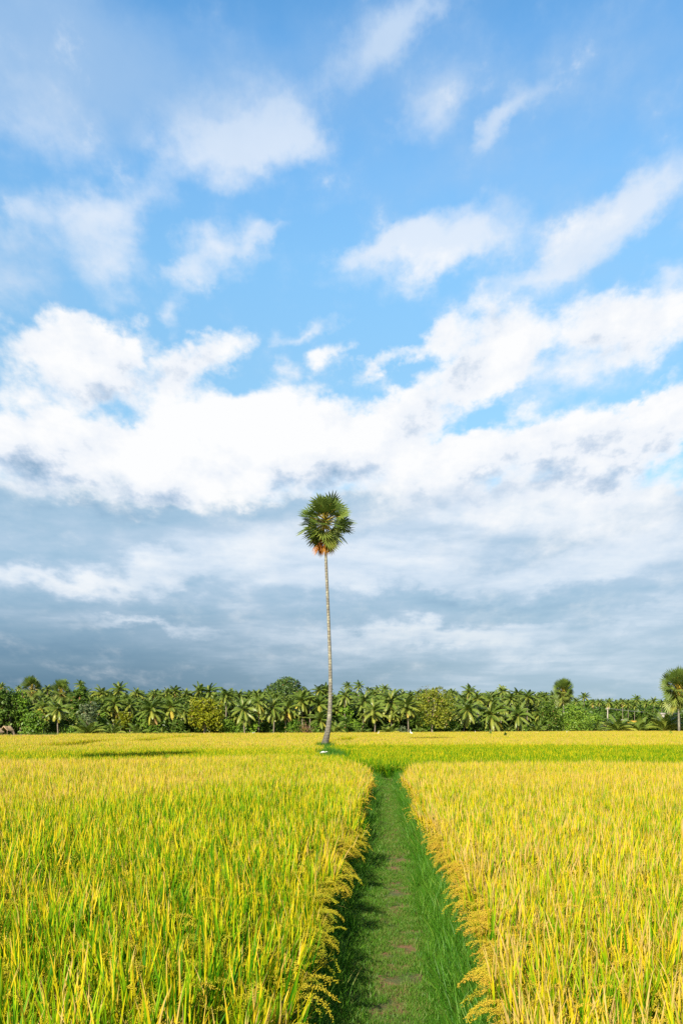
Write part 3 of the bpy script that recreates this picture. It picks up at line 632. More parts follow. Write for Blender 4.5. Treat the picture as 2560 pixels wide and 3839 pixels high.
def build_grass():
    rg = np.random.default_rng(41)
    def strip_pts(y0, y1, dens):
        n = int((y1 - y0) * 1.5 * dens); y = rg.uniform(y0, y1, n); u = rg.random(n); l = vxL(y) - .08; r = vxR(y) + .08
        return l + (r - l) * u, y, u
    X, Y, Z, S, K, VV = [], [], [], [], [], []
    for y0, y1, dens, sc_ in ((2, 16, 520, 1), (16, 30, 220, 1.5), (30, 43, 110, 2.0)):
        x, y, u = strip_pts(y0, y1, dens); q = patch(x, y, .42); mid = np.exp(-((u - .50) / .15) ** 2)
        bare = (q > .65 - .16 * mid) & (mid > .25)
        k = ~bare | (rg.random(len(x)) < .12 + .25 * np.clip((.66 - q) / .08, 0, 1)); x, y, u, mid, q = x[k], y[k], u[k], mid[k], q[k]
        X.append(x); Y.append(y); S.append(sc_ * rg.uniform(.7, 1.3, len(x)) * (.75 + .9 * (1 - mid))); K.append(.33 + .34 * mid * patch(x + 7, y, .6) + rg.normal(0, .12, len(x)))
    X, Y, S, K = map(np.concatenate, (X, Y, S, K)); n = len(X); rot = np.zeros((n, 3)); rot[:, 2] = rg.uniform(0, 6.28, n)
    scatter('grass', np.stack([X, Y, np.full(n, -.02)], 1), rot, S, rg.integers(0, 6, n), np.clip(K, 0, 1), P_TURF, 'short trodden turf down the middle of the path')
    X, Y, S, K, VV = [], [], [], [], []
    for y0, y1, dens, sc_ in ((2, 16, 330, 1), (16, 43, 130, 1.35)):
        x, y, u = strip_pts(y0, y1, dens)
        pr = np.clip((np.abs(u - .48) - .17) / .16, 0, 1) * np.where(u > .5, 1.0, .8)
        k = rg.random(len(x)) < pr; x, y, u = x[k], y[k], u[k]
        tall = (rg.random(len(x)) < np.clip((np.abs(u - .48) - .2) / .2, 0, .8))
        X.append(x); Y.append(y); S.append(sc_ * rg.uniform(.65, 1.15, len(x)) * np.where(u > .5, 1.08, .95)); K.append(.32 + .22 * patch(x, y, .8) - .1 + rg.normal(0, .10, len(x)))
        VV.append(np.where(tall, rg.integers(0, 6, len(x)), rg.integers(6, 11, len(x))))
    X, Y, S, K, VV = map(np.concatenate, (X, Y, S, K, VV)); n = len(X); rot = np.zeros((n, 3)); rot[:, 2] = rg.uniform(0, 6.28, n)
    scatter('grass', np.stack([X, Y, np.full(n, -.05)], 1), rot, S, VV, np.clip(K, 0, 1), P_GRASS, 'long lush grass along both sides of the path')
    # bunds: green grass along the one with the palm and inside the field gaps
    X, Y, Z = [], [], []
    for y in np.arange(54, 118, .10):
        for q in range(3):
            x = bund_x(y) + rg.normal(0, .55); X.append(x); Y.append(y); Z.append(-.1 + .18 * max(0, 1 - abs(x - bund_x(y)) * 1.06) + mounds(x, y))
    for c in ((-.75, 61, .8, 8, 500), (-.7, 66.5, .9, 1.5, 500), (-1.4, 88.3, 1.1, 1.6, 260)):
        for q in range(c[4]):
            x, y = c[0] + rg.normal(0, c[2]) * .6, c[1] + rg.normal(0, c[3]) * .6; X.append(x); Y.append(y); Z.append(-.05 + mounds(x, y))
    nbig = len(X)
    for pl, hw in GAPS:
        for (ax, ay), (bx, by) in zip(pl[:-1], pl[1:]):
            m = int(math.hypot(bx - ax, by - ay) * 9 * hw)
            for q in range(m):
                t = rg.random(); X.append(ax + (bx - ax) * t + rg.normal(0, hw * .4)); Y.append(ay + (by - ay) * t); Z.append(-.1)
    n = len(X); rot = np.zeros((n, 3)); rot[:, 2] = rg.uniform(0, 6.28, n)
    scatter('grass', np.stack([X, Y, Z], 1), rot, np.where(np.arange(n) < nbig, rg.uniform(1.0, 2.0, n), rg.uniform(.4, .8, n)), rg.integers(0, 11, n), np.clip(.35 + rg.normal(0, .12, n), 0, 1), P_GRASS, 'green grass growing on the bunds between the far rice fields')
    # wild grass at the foot of the trees
    X, Y = [], []
    for px in np.arange(-260, 2860, 3.2):
        for q in range(2):
            D = float(field_edge_far(np.array([wx(px, 200)]), np.array([200.]))[0]) + rg.uniform(.3, 5.5); X.append(wx(px + rg.uniform(-3, 3), D)); Y.append(D)
    X, Y = np.array(X), np.array(Y); n = len(X); rot = np.zeros((n, 3)); rot[:, 2] = rg.uniform(0, 6.28, n)
    K = .35 + .6 * (patch(X, Y, 7) - .45) + rg.normal(0, .1, n)
    scatter('grass', np.stack([X, Y, np.full(n, GZ)], 1), rot, rg.uniform(.45, 1.15, n) * (.5 + patch(X + 33, Y, 9)), rg.integers(0, 6, n), np.clip(K, 0, 1), P_WILD, 'rough wild grass where the fields meet the trees')
build_grass()
# ------------------------------------------------------------------ palms and trees
def path_pts(P, n):
    """smooth curve through control points"""
    P = np.asarray(P, float); t = np.linspace(0, 1, len(P)); u = np.linspace(0, 1, n)
    Q = np.stack([np.interp(u, t, P[:, c]) for c in range(3)], 1)
    for _ in range(max(1, n // len(P))): Q[1:-1] = (Q[:-2] + 2 * Q[1:-1] + Q[2:]) / 4
    return Q
def trunk_mesh(name, P, r, mat, seg=10, bulge=0.0, rg=None):
    b = MB(); r = np.asarray(r, float)
    b.tube(P, r, seg); return b.mesh(name, mat, True)

def fan_leaf(b, rg, org, dirv, pet, rad, age, nseg=26, span=4.2, fold=.35, dead=False):
    """one palmyra leaf: a stalk and a stiff pleated fan, split into points along its rim"""
    dirv = unit(dirv); p0 = np.asarray(org, float); sag = np.array([0, 0, -1.0]) * (.10 + .25 * age)
    p1 = p0 + dirv * pet * .55; p2 = p0 + dirv * pet + sag * pet * .5
    fwd = unit(p2 - p1); b.tube([p0, p1, p2], [.021, .016, .012], 5, C=(.5, age, .0 if dead else 1.0), cap=False)
    side = unit(np.cross(fwd, (.01, 0, 1))); up = np.cross(side, fwd); ro = rg.normal(0, .75); side, up = side * math.cos(ro) + up * math.sin(ro), up * math.cos(ro) - side * math.sin(ro)
    th = np.linspace(-span / 2, span / 2, nseg + 1); rnd = rg.random()
    V = []; Q = []; C = []; T = []
    for i in range(nseg):
        am = (th[i] + th[i + 1]) / 2; L = rad * (.80 + .2 * math.cos(am * .72)) * rg.uniform(.90, 1.06)
        def dr(a, lift): return unit(fwd * math.cos(a) + side * math.sin(a) + up * lift)
        cup = fold * abs(math.sin(am * .5)); droop = rg.uniform(.02, .22) + .35 * age
        dm, da, db = dr(am, cup + .07), dr(th[i], cup), dr(th[i + 1], cup)
        g_ = np.array([0, 0, -1.0]) * droop
        sp = .56; da, db = unit(da * .85 + dm * .15), unit(db * .85 + dm * .15); v = [p2, p2 + da * L * sp, p2 + dm * L * (sp + .03), p2 + db * L * sp, p2 + dm * L + g_ * L * .4]
        k = b.n; tone = min(1, max(0, rnd * .6 + rg.random() * .4))
        b.add(v, T=[(0, 1, 2), (0, 2, 3), (1, 4, 2), (2, 4, 3)], C=(tone, age, 0))
def fan_crown(seed, n=46, R_=1.0, lean=(0, 0)):
    """live crown around the origin (the growing point); R_ is its radius"""
    rg = np.random.default_rng(seed); live = MB(); dead = MB(); ga = 2.399963
    for i in range(n):
        f = i / (n - 1); el = R(80) - f * R(138); az = i * ga + rg.normal(0, .22)
        d = np.array([math.cos(el) * math.cos(az), math.cos(el) * math.sin(az), math.sin(el)])
        pet = R_ * (.34 + .34 * rg.random()) * (.80 + .25 * math.cos(el)); rad = R_ * rg.uniform(.44, .54)
        age = .12 + .32 * f ** 2 + rg.uniform(-.08, .12)
        fan_leaf(live, rg, (0, 0, .22 * R_ - .36 * R_ * f), d, pet, rad, max(0, age), 15, fold=.25)
    for i in range(24):
        az = i * ga * 1.3 + rg.normal(0, .3); el = -R(rg.uniform(56, 84))
        d = np.array([math.cos(el) * math.cos(az), math.cos(el) * math.sin(az), math.sin(el)])
        fan_leaf(dead, rg, (0, 0, -.42 * R_), d, R_ * rg.uniform(.25, .5), R_ * rg.uniform(.36, .5), rg.uniform(.74, 1.0), 11, span=2.0, fold=.5, dead=True)
    return live, dead
FANS = [fan_crown(s, n) for s, n in ((3, 66), (8, 50), (14, 56), (21, 92))]
def fan_palm(label, P, r, Rc, seed, group=None, squash=1.0, skirt=.85):
    base = np.array(P[0], float); o = empty('fan_palm', base, label, 'palm tree', group)
    Q = path_pts(np.array(P, float) - base, 40); rr = np.interp(np.linspace(0, 1, 40), np.linspace(0, 1, len(r)), r)
    link('trunk', trunk_mesh('trunk', Q, rr, M['fan_bark'], 12), o)
    me = fan_meshes[seed % 4]
    for nm, m_ in zip(('crown', 'dead_leaves'), me):
        c = link(nm, m_, o, Q[-1] + np.array([0, 0, .42 * Rc])); c.scale = (Rc, Rc, Rc * squash) if nm == 'crown' else (Rc * skirt, Rc * skirt, Rc * skirt); c.rotation_euler = (0, 0, seed * 1.7)
        if nm == 'dead_leaves': c['label'] = 'skirt of dry orange-brown dead leaves'
    return o
fan_meshes = [(l.mesh('fan_crown', M['fan']), d.mesh('dead_fans', M['fan'])) for l, d in FANS]
# the lone palm: control points read off the photo as (column, row)
def at(px, py, D): return (wx(px, D), D, wz(py, D))
LP = [(1217, 2792), (1226, 2755), (1233, 2715), (1238, 2650), (1239, 2560), (1237, 2470), (1233, 2360), (1229, 2260), (1225, 2170), (1221, 2080), (1219, 2004)]
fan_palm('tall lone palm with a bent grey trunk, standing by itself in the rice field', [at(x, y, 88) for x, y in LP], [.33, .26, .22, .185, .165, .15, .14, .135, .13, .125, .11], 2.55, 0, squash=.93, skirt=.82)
fan_palm('tall fan palm standing beside the field behind the camera, casting its shadow on the rice', [(-22.9, 28, GZ), (-22.8, 28, 6), (-22.7, 28.2, 13), (-22.7, 28.2, 18.2)], [.32, .2, .17, .14], 2.9, 1)

# ---- coconut palms
def frond(b, rg, org, az, el, L, age, npair=20, wleaf=.15, hang=.6):
    d = np.array([math.cos(az), math.sin(az), 0]); s = np.array([-math.sin(az), math.cos(az), 0]); n = 9
    t = np.linspace(0, 1, n + 1); droop = rg.uniform(.9, 1.5) * (1 - .25 * (el < 0)); ang = el - droop * t ** 1.6; ang = np.maximum(ang, -1.5)
    P = [np.array(org, float)]
    for k in range(n):
        a = (ang[k] + ang[k + 1]) / 2; P.append(P[-1] + L / n * (d * math.cos(a) + np.array([0, 0, 1]) * math.sin(a)))
    P = np.array(P); rnd = rg.random()
    b.strip(P, np.interp(t, [0, .2, 1], [.16, .09, .03]), s, np.stack([np.full_like(t, rnd), np.full_like(t, age), np.full_like(t, 1.0)], 1))
    tl = np.linspace(.12, .99, npair); V = []; Q = []; C = []
    for i, tt in enumerate(tl):
        p = np.array([np.interp(tt, t, P[:, c]) for c in range(3)]); a = np.interp(tt, t, ang); fw = d * math.cos(a) + np.array([0, 0, 1]) * math.sin(a)
        l = L * .27 * (math.sin(math.pi * min(1, tt * .85 + .12)) ** .7) * rg.uniform(.85, 1.1)
        for sg in (-1, 1):
            dr = unit(s * sg * .85 + fw * .55 + np.array([0, 0, -1]) * hang * rg.uniform(.6, 1.3))
            m = p + dr * l * .5; e = m + unit(dr + np.array([0, 0, -.55 - .6 * age])) * l * .5; wv = fw * wleaf * .5
            k = len(V); V += [p - wv * .7, p + wv * .7, m - wv, m + wv, e]; tone = min(1, max(0, rnd * .7 + rg.random() * .3))
            Q += [(k, k + 1, k + 3, k + 2), (k + 2, k + 3, k + 4, k + 4)]; C += [(tone, age, 0)] * 5
    Qa = [q for q in Q if q[2] != q[3]]; Ta = [q[:3] for q in Q if q[2] == q[3]]
    b.add(V, Q=Qa, T=Ta, C=C)
def coco_crown(seed, n=22, old=.25, low=-45):
    rg = np.random.default_rng(seed); b = MB(); ga = 2.399963
    for i in range(n):
        f = i / (n - 1); el = R(82 + (low - 82) * f ** .9); age = .12 + .25 * f + (0.33 * max(0, f - .6) / .4 if rg.random() < old + .1 else 0) + rg.uniform(-.08, .08)
        frond(b, rg, (0, 0, .06 - .10 * f), i * ga + rg.normal(0, .2), el, rg.uniform(.88, 1.08) * (.86 + .2 * math.sin(f * 3)), age, 26, .045, .5)
    nd = rg.integers(0, 2)
    for i in range(nd): frond(b, rg, (0, 0, -.05), rg.uniform(0, 6.28), -R(60), .8, rg.uniform(.85, 1), 14, .045, .8)
    for i in range(7):      # nuts
        a = rg.uniform(0, 6.28); c = np.array([math.cos(a) * .07, math.sin(a) * .07, -.09 - .06 * rg.random()]); b.tube([c + (0, 0, .04), c + (0, 0, .02), c - (0, 0, .02), c - (0, 0, .045)], [.012, .034, .034, .012], 6, C=(.5, .6, 0))
    return b.mesh('coconut_crown', M['frond'])
COCO = [coco_crown(s, n, o, lo) for s, n, o, lo in ((1, 22, .1, -40), (2, 24, .5, -60), (3, 20, .2, -35), (4, 26, .6, -65), (5, 22, .3, -50), (6, 24, .8, -62), (7, 19, 0, -25))]
def young_crown(seed, n=11):
    rg = np.random.default_rng(seed); b = MB()
    for i in range(n):
        f = i / (n - 1); frond(b, rg, (0, 0, 0), i * 2.4 + rg.normal(0, .2), R(84 - 52 * f), rg.uniform(.85, 1.05), .16 + .28 * f + rg.uniform(-.1, .1), 18, .05, .35)
    return b.mesh('young_crown', M['frond'])
YOUNG = [young_crown(s, n) for s, n in ((21, 11), (22, 9), (23, 13))]
def edgeD(px):
    return float(np.interp(px, [-400, 0, 960, 1280, 1600, 1940, 2220, 2900], [158, 160, 175, 185, 196, 215, 232, 238]))
ROW = {'f': 3.5, 'm': 14, 'b': 30, 'h': 46}
def coconut(px, cy_, r, row, label, basepx=None, v=None, group='coconut palms along the far edge of the fields', D=None):
    rg = np.random.default_rng(int(px * 7 + cy_)); D = D or edgeD(px) + ROW[row] + rg.uniform(-1, 1)
    bx = wx(basepx if basepx is not None else px + rg.uniform(-5, 5), D); X, Z = wx(px, D), wz(cy_, D)
    o = empty('coconut_palm', (bx, D, GZ), label, 'palm tree', group)
    dx = X - bx; P = [(0, 0, 0), (dx * .12, .1, Z * .2), (dx * .4 + rg.uniform(-.2, .2), rg.uniform(-.3, .3), Z * .55), (dx, 0, Z - GZ)]
    Q = path_pts(P, 16); link('trunk', trunk_mesh('trunk', Q, np.interp(np.linspace(0, 1, 16), [0, .08, .3, 1], [.26, .19, .15, .115]) * (.8 + .0 * r), M['coco_bark'], 8), o)
    Rr = r * D / F * 1.36; c = link('crown', COCO[(int(rg.integers(0, 7)) if v is None else v)], o, Q[-1]); c.scale = (Rr * rg.uniform(.85, 1.1), Rr * rg.uniform(.85, 1.1), Rr * rg.uniform(.8, 1.15)); c.rotation_euler = (rg.normal(0, .14), rg.normal(0, .14), rg.uniform(0, 6.28))
    return o
def young(px, by, top, label, v=0, spread=1.0, off=.9):
    D = edgeD(px) + off; h = (by - top) * D / F; rg = np.random.default_rng(int(px))
    o = empty('young_coconut_palm', (wx(px, D), D, GZ), label, 'palm tree', 'young coconut palms growing from the ground')
    P = np.array([(0, 0, 0), (.03, 0, .25), (.0, 0, .12 * h + .3)]); link('trunk', trunk_mesh('trunk', path_pts(P, 5), [.22, .24, .2, .16, .12], M['coco_bark'], 8), o)
    c = link('crown', YOUNG[v], o, P[-1]); s = h * 1.0; c.scale = (s * spread, s * spread, s); c.rotation_euler = (0, 0, rg.uniform(0, 6.28)); return o

# ---- broad-leaved trees and bushes
def leaf_cloud(b, rg, lobes, n, size, dry=0.0, hang=0.0):
    """leaf sprays in the outer part of each lobe; lobes = (x, y, z, rx, ry, rz)"""
    lob = np.array(lobes, float); wgt = (lob[:, 3] * lob[:, 5]) ** 1.0; wgt /= wgt.sum(); ids = rg.choice(len(lob), n, p=wgt); tone = rg.random(len(lob))
    d = rg.normal(0, 1, (n, 3)); d /= np.linalg.norm(d, axis=1)[:, None]; rad = rg.uniform(.62, 1.04, n) ** .8
    # bunch the leaves into sprays
    nb = n // 9 + 1; bd = rg.normal(0, 1, (nb, 3)); bd /= np.linalg.norm(bd, axis=1)[:, None]; bi = rg.integers(0, nb, n)
    d = d * .42 + bd[bi]; d /= np.linalg.norm(d, axis=1)[:, None]; ids = ids[bi]; rad = (rg.uniform(.55, 1.05, nb) ** .7)[bi] * rg.uniform(.9, 1.08, n)
    C = lob[ids, :3] + d * lob[ids, 3:] * rad[:, None]
    u = rg.normal(0, 1, (n, 3)); nrm = d * .7 + rg.normal(0, .6, (n, 3)) + np.array([0, 0, .35]); nrm /= np.linalg.norm(nrm, axis=1)[:, None]
    a = np.cross(nrm, u); a /= np.linalg.norm(a, axis=1)[:, None]; c2 = np.cross(nrm, a); s = size * rg.uniform(.6, 1.35, n)[:, None]
    if hang: a = a + np.array([0, 0, -hang]); a /= np.linalg.norm(a, axis=1)[:, None]
    V = np.stack([C - a * s * .7, C - c2 * s * .38 - nrm * s * .08, C + a * s * .7 - nrm * s * .1, C + c2 * s * .38 - nrm * s * .08], 1).reshape(-1, 3)
    Q = np.arange(4 * n).reshape(-1, 4); sp = rg.random(nb)[bi]
    col = np.stack([rg.random(n), np.clip(tone[ids] * .5 + sp * .5, 0, 1), (rg.random(n) < dry).astype(float)], 1)
    b.add(V, Q=Q, C=np.repeat(col, 4, 0))
def make_lobes(rg, w, h, z0, n, dep=None, flat=.8, conic=0.0):
    dep = dep or w; L = []
    for i in range(n):
        a = i * 2.4 + rg.uniform(-.3, .3); f = (i + .5) / n; zz = z0 + (h - z0) * (.12 + .76 * f); q = math.sqrt(max(.05, 1 - ((f - .42) / .66) ** 2)) * rg.uniform(.3, .72)
        x = math.cos(a) * q * w * .5; y = math.sin(a) * q * dep * .5; r = rg.uniform(.75, 1.25) * .92 / math.sqrt(n) * min(w, (h - z0) * 1.5)
        L.append((x, y, min(zz, h - r * flat), r, r, r * flat))
    L.append((0, 0, z0 + (h - z0) * .55, w * .30, dep * .30, (h - z0) * .38))
    return L
def tree(px, x0, x1, top, row, label, mat, n=2600, size=.34, clear=.18, lob=12, trunkpx=None, tr=.16, D=None, name='broadleaf_tree', dry=0.02, branches=6, lobes=None, cat='tree', group=None):
    rg = np.random.default_rng(int(px * 3 + top)); D = D or edgeD(px) + ROW[row]; X = wx((x0 + x1) / 2, D); W = (x1 - x0) * D / F; H = wz(top, D) - GZ
    bx = wx(trunkpx, D) if trunkpx else X; o = empty(name, (bx, D, GZ), label, cat, group); off = X - bx
    L = lobes or make_lobes(rg, W, H, H * clear, lob, W * .85)
    L = [(l[0] + off, *l[1:]) for l in L]
    b = MB(); fork = np.array([off * .3 + rg.uniform(-.1, .1), 0, H * max(clear, .2) + .3])
    b.tube(path_pts([(0, 0, 0), (off * .1, 0, fork[2] * .5), fork], 8), np.linspace(tr * 1.35, tr * .85, 8), 8)
    for l in sorted(L, key=lambda q: -q[2])[:branches]:
        c = np.array(l[:3]); mid = (fork + c) / 2 + rg.normal(0, .25, 3); b.tube(path_pts([fork - (0, 0, .2), mid, c + rg.normal(0, .2, 3) + (0, 0, l[5] * .4)], 7), np.linspace(tr * .6, tr * .12, 7), 6)
    link('trunk', b.mesh('trunk', M['bark'], True), o)
    b = MB(); leaf_cloud(b, rg, L, n, size, dry); link('crown', b.mesh('crown', M[mat]), o)
    return o
def bush(px, x0, x1, top, row, label, mat, n=1300, size=.26, D=None, off=0.0, dry=.02, group='bushes at the foot of the palms'):
    rg = np.random.default_rng(int(px * 5 + top)); D = (D or edgeD(px) + (3.5 if row == 'f' else 7.0)) + off; X = wx((x0 + x1) / 2, D); W = (x1 - x0) * D / F; H = wz(top, D) - GZ
    o = empty('bush', (X, D, GZ), label, 'bush', group); L = make_lobes(rg, W, H, -.2, 9, W * .8)
    b = MB()
    for k in range(5):
        l = L[k]; b.tube(path_pts([(rg.normal(0, .12), rg.normal(0, .12), 0), np.array(l[:3]) * (.5, .5, .6), l[:3]], 6), np.linspace(.07, .02, 6), 6)
    link('stem', b.mesh('stem', M['bark'], True), o)
    b = MB(); leaf_cloud(b, rg, L, n, size, dry); link('foliage', b.mesh('foliage', M[mat]), o); return o

# ---- the row of trees, from the huts across to the fan palm at the other end
fan_palm('grey-green fan palm nearest the thatched huts, rising behind two small coconut palms', [(wx(124, 184), 184, GZ), (wx(122, 184), 184, 4), at(121, 2606, 184)], [.26, .2, .17], 2.35, 1, 'fan palms among the far trees', 1.1, .5)
fan_palm('pale fan palm close to another fan palm, right behind the yellow-fronded coconut palm', [(wx(228, 186), 186, GZ), (wx(229, 186), 186, 4), at(230, 2616, 186)], [.26, .2, .17], 2.3, 2, 'fan palms among the far trees', 1.1, .5)
fan_palm('fan palm with an orange dead skirt rising out of a big round bush', [(wx(2112, 240), 240, GZ), (wx(2111, 240), 240, 4), at(2111, 2612, 240)], [.28, .22, .18], 2.75, 3, 'fan palms among the far trees', 1.2, .75)
fan_palm('big fan palm cut by the edge of the photo, dark slender trunk below it', [(wx(2544, 226), 226, GZ), (wx(2543, 226), 226, 4), at(2541, 2614, 226)], [.30, .24, .2], 4.2, 3, 'fan palms among the far trees', 1.2, .6)
CO = [  # column, row of the crown's centre, radius, row of trees, label, foot, crown
 (163, 2652, 36, 'f', 'small coconut palm with a thin straight trunk, nearest the thatched huts', 166, 2), (219, 2660, 43, 'f', 'small coconut palm with yellow drooping fronds beside a thin green one', 218, 5),
 (180, 2584, 20, 'b', 'dark coconut palm peeping out between the two close fan palms', None, 0), (245, 2562, 16, 'h', 'coconut tuft sticking up right behind the second fan palm', None, 6), (301, 2568, 18, 'h', 'dark coconut tuft standing over the round dark tree', None, 6), (8, 2574, 16, 'h', 'coconut tuft over the dark tree by the edge of the photo', None, 6), (72, 2580, 14, 'h', 'small coconut tuft just before the first fan palm', None, 6),
 (381, 2602, 34, 'b', 'bushy coconut palm between the round dark tree and the tallest palm of the group', None, 0), (448, 2588, 34, 'b', 'coconut palm standing highest of the group near the huts', None, 2), (513, 2602, 25, 'b', 'small coconut palm alone on the skyline after the highest one', None, 0),
 (431, 2640, 45, 'm', 'broad coconut palm with arching fronds below the highest palm', None, 3), (489, 2645, 37, 'm', 'dark coconut palm tucked behind the yellowish bush', None, 0),
 (569, 2662, 48, 'f', 'coconut palm with tan dead fronds and a leaning bare trunk', 577, 5), (641, 2652, 46, 'f', 'full coconut palm beside the dark low bush, yellow lower fronds', 633, 1),
 (580, 2602, 24, 'b', 'coconut palm behind the one with tan dead fronds', None, 4), (628, 2598, 22, 'b', 'pale coconut palm just behind the full one', None, 0), (657, 2592, 26, 'b', 'dark coconut palm on the skyline before the yellow-green tree', None, 2),
 (746, 2592, 32, 'b', 'coconut palm over the yellow-green tree, lower of the close pair', None, 0), (787, 2594, 37, 'b', 'coconut palm over the yellow-green tree, higher of the close pair', None, 2), (848, 2608, 37, 'm', 'coconut palm with a pale trunk, just past the yellow-green tree', 845, 4),
 (915, 2662, 45, 'f', 'coconut palm with hanging yellow fronds between the yellow-green tree and the domed tree', 918, 1), (970, 2636, 36, 'f', 'coconut palm with a long straight trunk below the low lobe of the domed tree', 970, 5), (941, 2614, 16, 'h', 'far coconut tuft on the skyline before the domed tree', None, 6),
 (1023, 2652, 42, 'f', 'coconut palm with a pale bare trunk and one orange frond, below the domed tree', 1026, 3), (1079, 2658, 42, 'f', 'coconut palm with brown hanging fronds, below the middle of the domed tree', 1070, 5), (1131, 2630, 40, 'm', 'coconut palm against the falling shoulder of the domed tree', None, 4),
 (1163, 2620, 30, 'm', 'coconut palm between the domed tree and the lone palm, behind the bare brown bush', None, 0), (1196, 2590, 28, 'b', 'coconut palm on the skyline just before the lone trunk', None, 2), (1222, 2588, 26, 'b', 'coconut palm partly hidden right behind the lone trunk', None, 0), (1198, 2640, 40, 'm', 'broad coconut palm low behind the lone trunk', None, 4),
 (1200, 2698, 42, 'f', 'low coconut palm with pinkish dead fronds next to the lone trunk', 1203, 3),
 (1303, 2575, 21, 'b', 'first tall coconut palm on the skyline after the lone trunk', None, 2), (1345, 2573, 23, 'b', 'highest coconut palm on the skyline after the lone trunk', None, 0), (1295, 2610, 32, 'm', 'coconut palm under the first tall one past the lone trunk', None, 4), (1364, 2630, 42, 'm', 'arching coconut palm below the highest one on the skyline', 1361, 1),
 (1382, 2588, 18, 'h', 'small dark coconut tuft right beside the highest palm on the skyline', None, 6), (1414, 2588, 19, 'h', 'coconut tuft midway between the lone trunk and the open olive tree', None, 0), (1442, 2586, 25, 'b', 'coconut palm on the skyline above the largest egret\'s side of the grove', None, 2),
 (1401, 2670, 50, 'f', 'coconut palm with a stout pale trunk between two young palms', 1405, 0), (1466, 2632, 50, 'm', 'wide coconut palm with yellow hanging fronds above a bright young palm', 1468, 3), (1525, 2648, 45, 'f', 'coconut palm standing right behind the largest white egret', 1531, 1), (1510, 2604, 22, 'h', 'hazy coconut palm in the dip before the open olive tree', None, 0),
 (1693, 2600, 19, 'b', 'coconut tuft on the skyline right past the open olive tree', None, 6), (1758, 2594, 30, 'b', 'tall coconut palm on the skyline, first big one past the olive tree', None, 2), (1789, 2620, 32, 'm', 'upright coconut palm between the tall one and the yellowish one', None, 0), (1838, 2624, 36, 'm', 'yellowish coconut palm over the slim curved trunk', None, 4), (1882, 2592, 22, 'b', 'hazy coconut palm on the skyline behind the yellowish one', None, 0), (1914, 2618, 30, 'm', 'coconut palm filling the gap before the fan palm\'s bush', None, 4), (1938, 2604, 26, 'b', 'coconut palm on the skyline, second before the fan palm over the bush', None, 0),
 (1750, 2662, 49, 'f', 'coconut palm with yellow nuts and a leaning trunk past the olive tree', 1736, 1), (1841, 2680, 48, 'f', 'coconut palm with a slim curved pale trunk, arching fronds all round', 1834, 3), (1877, 2656, 42, 'm', 'coconut palm close behind the slim curved trunk', None, 4), (1942, 2682, 48, 'f', 'low full coconut palm next to the big round bush', 1934, 1), (1979, 2614, 36, 'm', 'coconut palm rising highest before the fan palm over the bush', None, 2), (2030, 2610, 18, 'h', 'small coconut tuft in the gap before the fan palm over the bush', None, 6),
]
for px, cy_, r, row, lab, bpx, v in CO: coconut(px, cy_, r, row, lab, bpx, v)
FARP = [(2189, 2614, 20, 'far hazy coconut palm just past the fan palm over the bush'), (2158, 2630, 18, 'far hazy coconut palm half hidden by the big round bush'), (2222, 2634, 16, 'far coconut palm before the utility pole'), (2246, 2632, 17, 'far coconut palm nearest the utility pole on the bush side'), (2281, 2634, 19, 'far coconut palm right behind the utility pole'), (2309, 2640, 15, 'far low coconut crown just past the utility pole'), (2332, 2632, 15, 'far coconut crown midway between pole and yellow roof'), (2352, 2640, 20, 'far coconut palm with a clear thin trunk before the yellow roof'), (2385, 2624, 18, 'highest of the far coconut palms, above the yellow roof'), (2376, 2646, 18, 'far coconut palm with a thin trunk right at the yellow roof'), (2419, 2634, 17, 'far coconut palm above the round dark tree'), (2448, 2630, 18, 'far coconut palm between the round dark tree and the white house'), (2480, 2636, 18, 'far coconut palm above the white house'), (2504, 2630, 16, 'far coconut palm beside the big fan palm at the edge')]
for px, cy_, r, lab in FARP: coconut(px, cy_, r, 'h', lab, px, None, 'far coconut palms beyond the utility pole', 420 + (px * 37 % 60))
for px, by, top, lab, v, sp in [(334, 2742, 2662, 'wide young coconut palm, first from the huts, growing from the ground', 2, 1.1), (426, 2744, 2668, 'young coconut palm, second from the huts, under the broad arching one', 0, .8), (515, 2744, 2672, 'upright young coconut palm just past the yellowish bush', 1, .8), (608, 2742, 2696, 'small young coconut palm beside the leaning bare trunk', 1, .7), (703, 2744, 2708, 'tiny young coconut palm left of the yellow-green tree\'s trunk', 1, 1.0),
    (1254, 2742, 2666, 'slim light-green young palm just past the lone trunk', 1, .7), (1354, 2738, 2690, 'young coconut palm with yellow stems, first after the lone trunk\'s young palm', 0, 1.1), (1458, 2736, 2686, 'bright green young palm under the wide coconut palm', 2, 1.1), (1570, 2738, 2694, 'young palm under the open olive tree', 0, .8), (1700, 2738, 2700, 'young palm just past the olive tree', 1, .9), (1906, 2736, 2690, 'light green young palm before the low full coconut palm', 1, .7), (2011, 2740, 2680, 'young green palm at the edge of the big bush', 0, .9), (2234, 2742, 2690, 'young palm where the big bush ends', 1, .9), (2313, 2742, 2662, 'dark green young palm below the utility pole', 2, 1.1), (2396, 2742, 2668, 'young palm before the round dark tree', 0, .9), (2489, 2742, 2640, 'tall young palm between the round dark tree and the big fan palm', 2, 1.0)]:
    young(px, by, top, lab, v, sp)
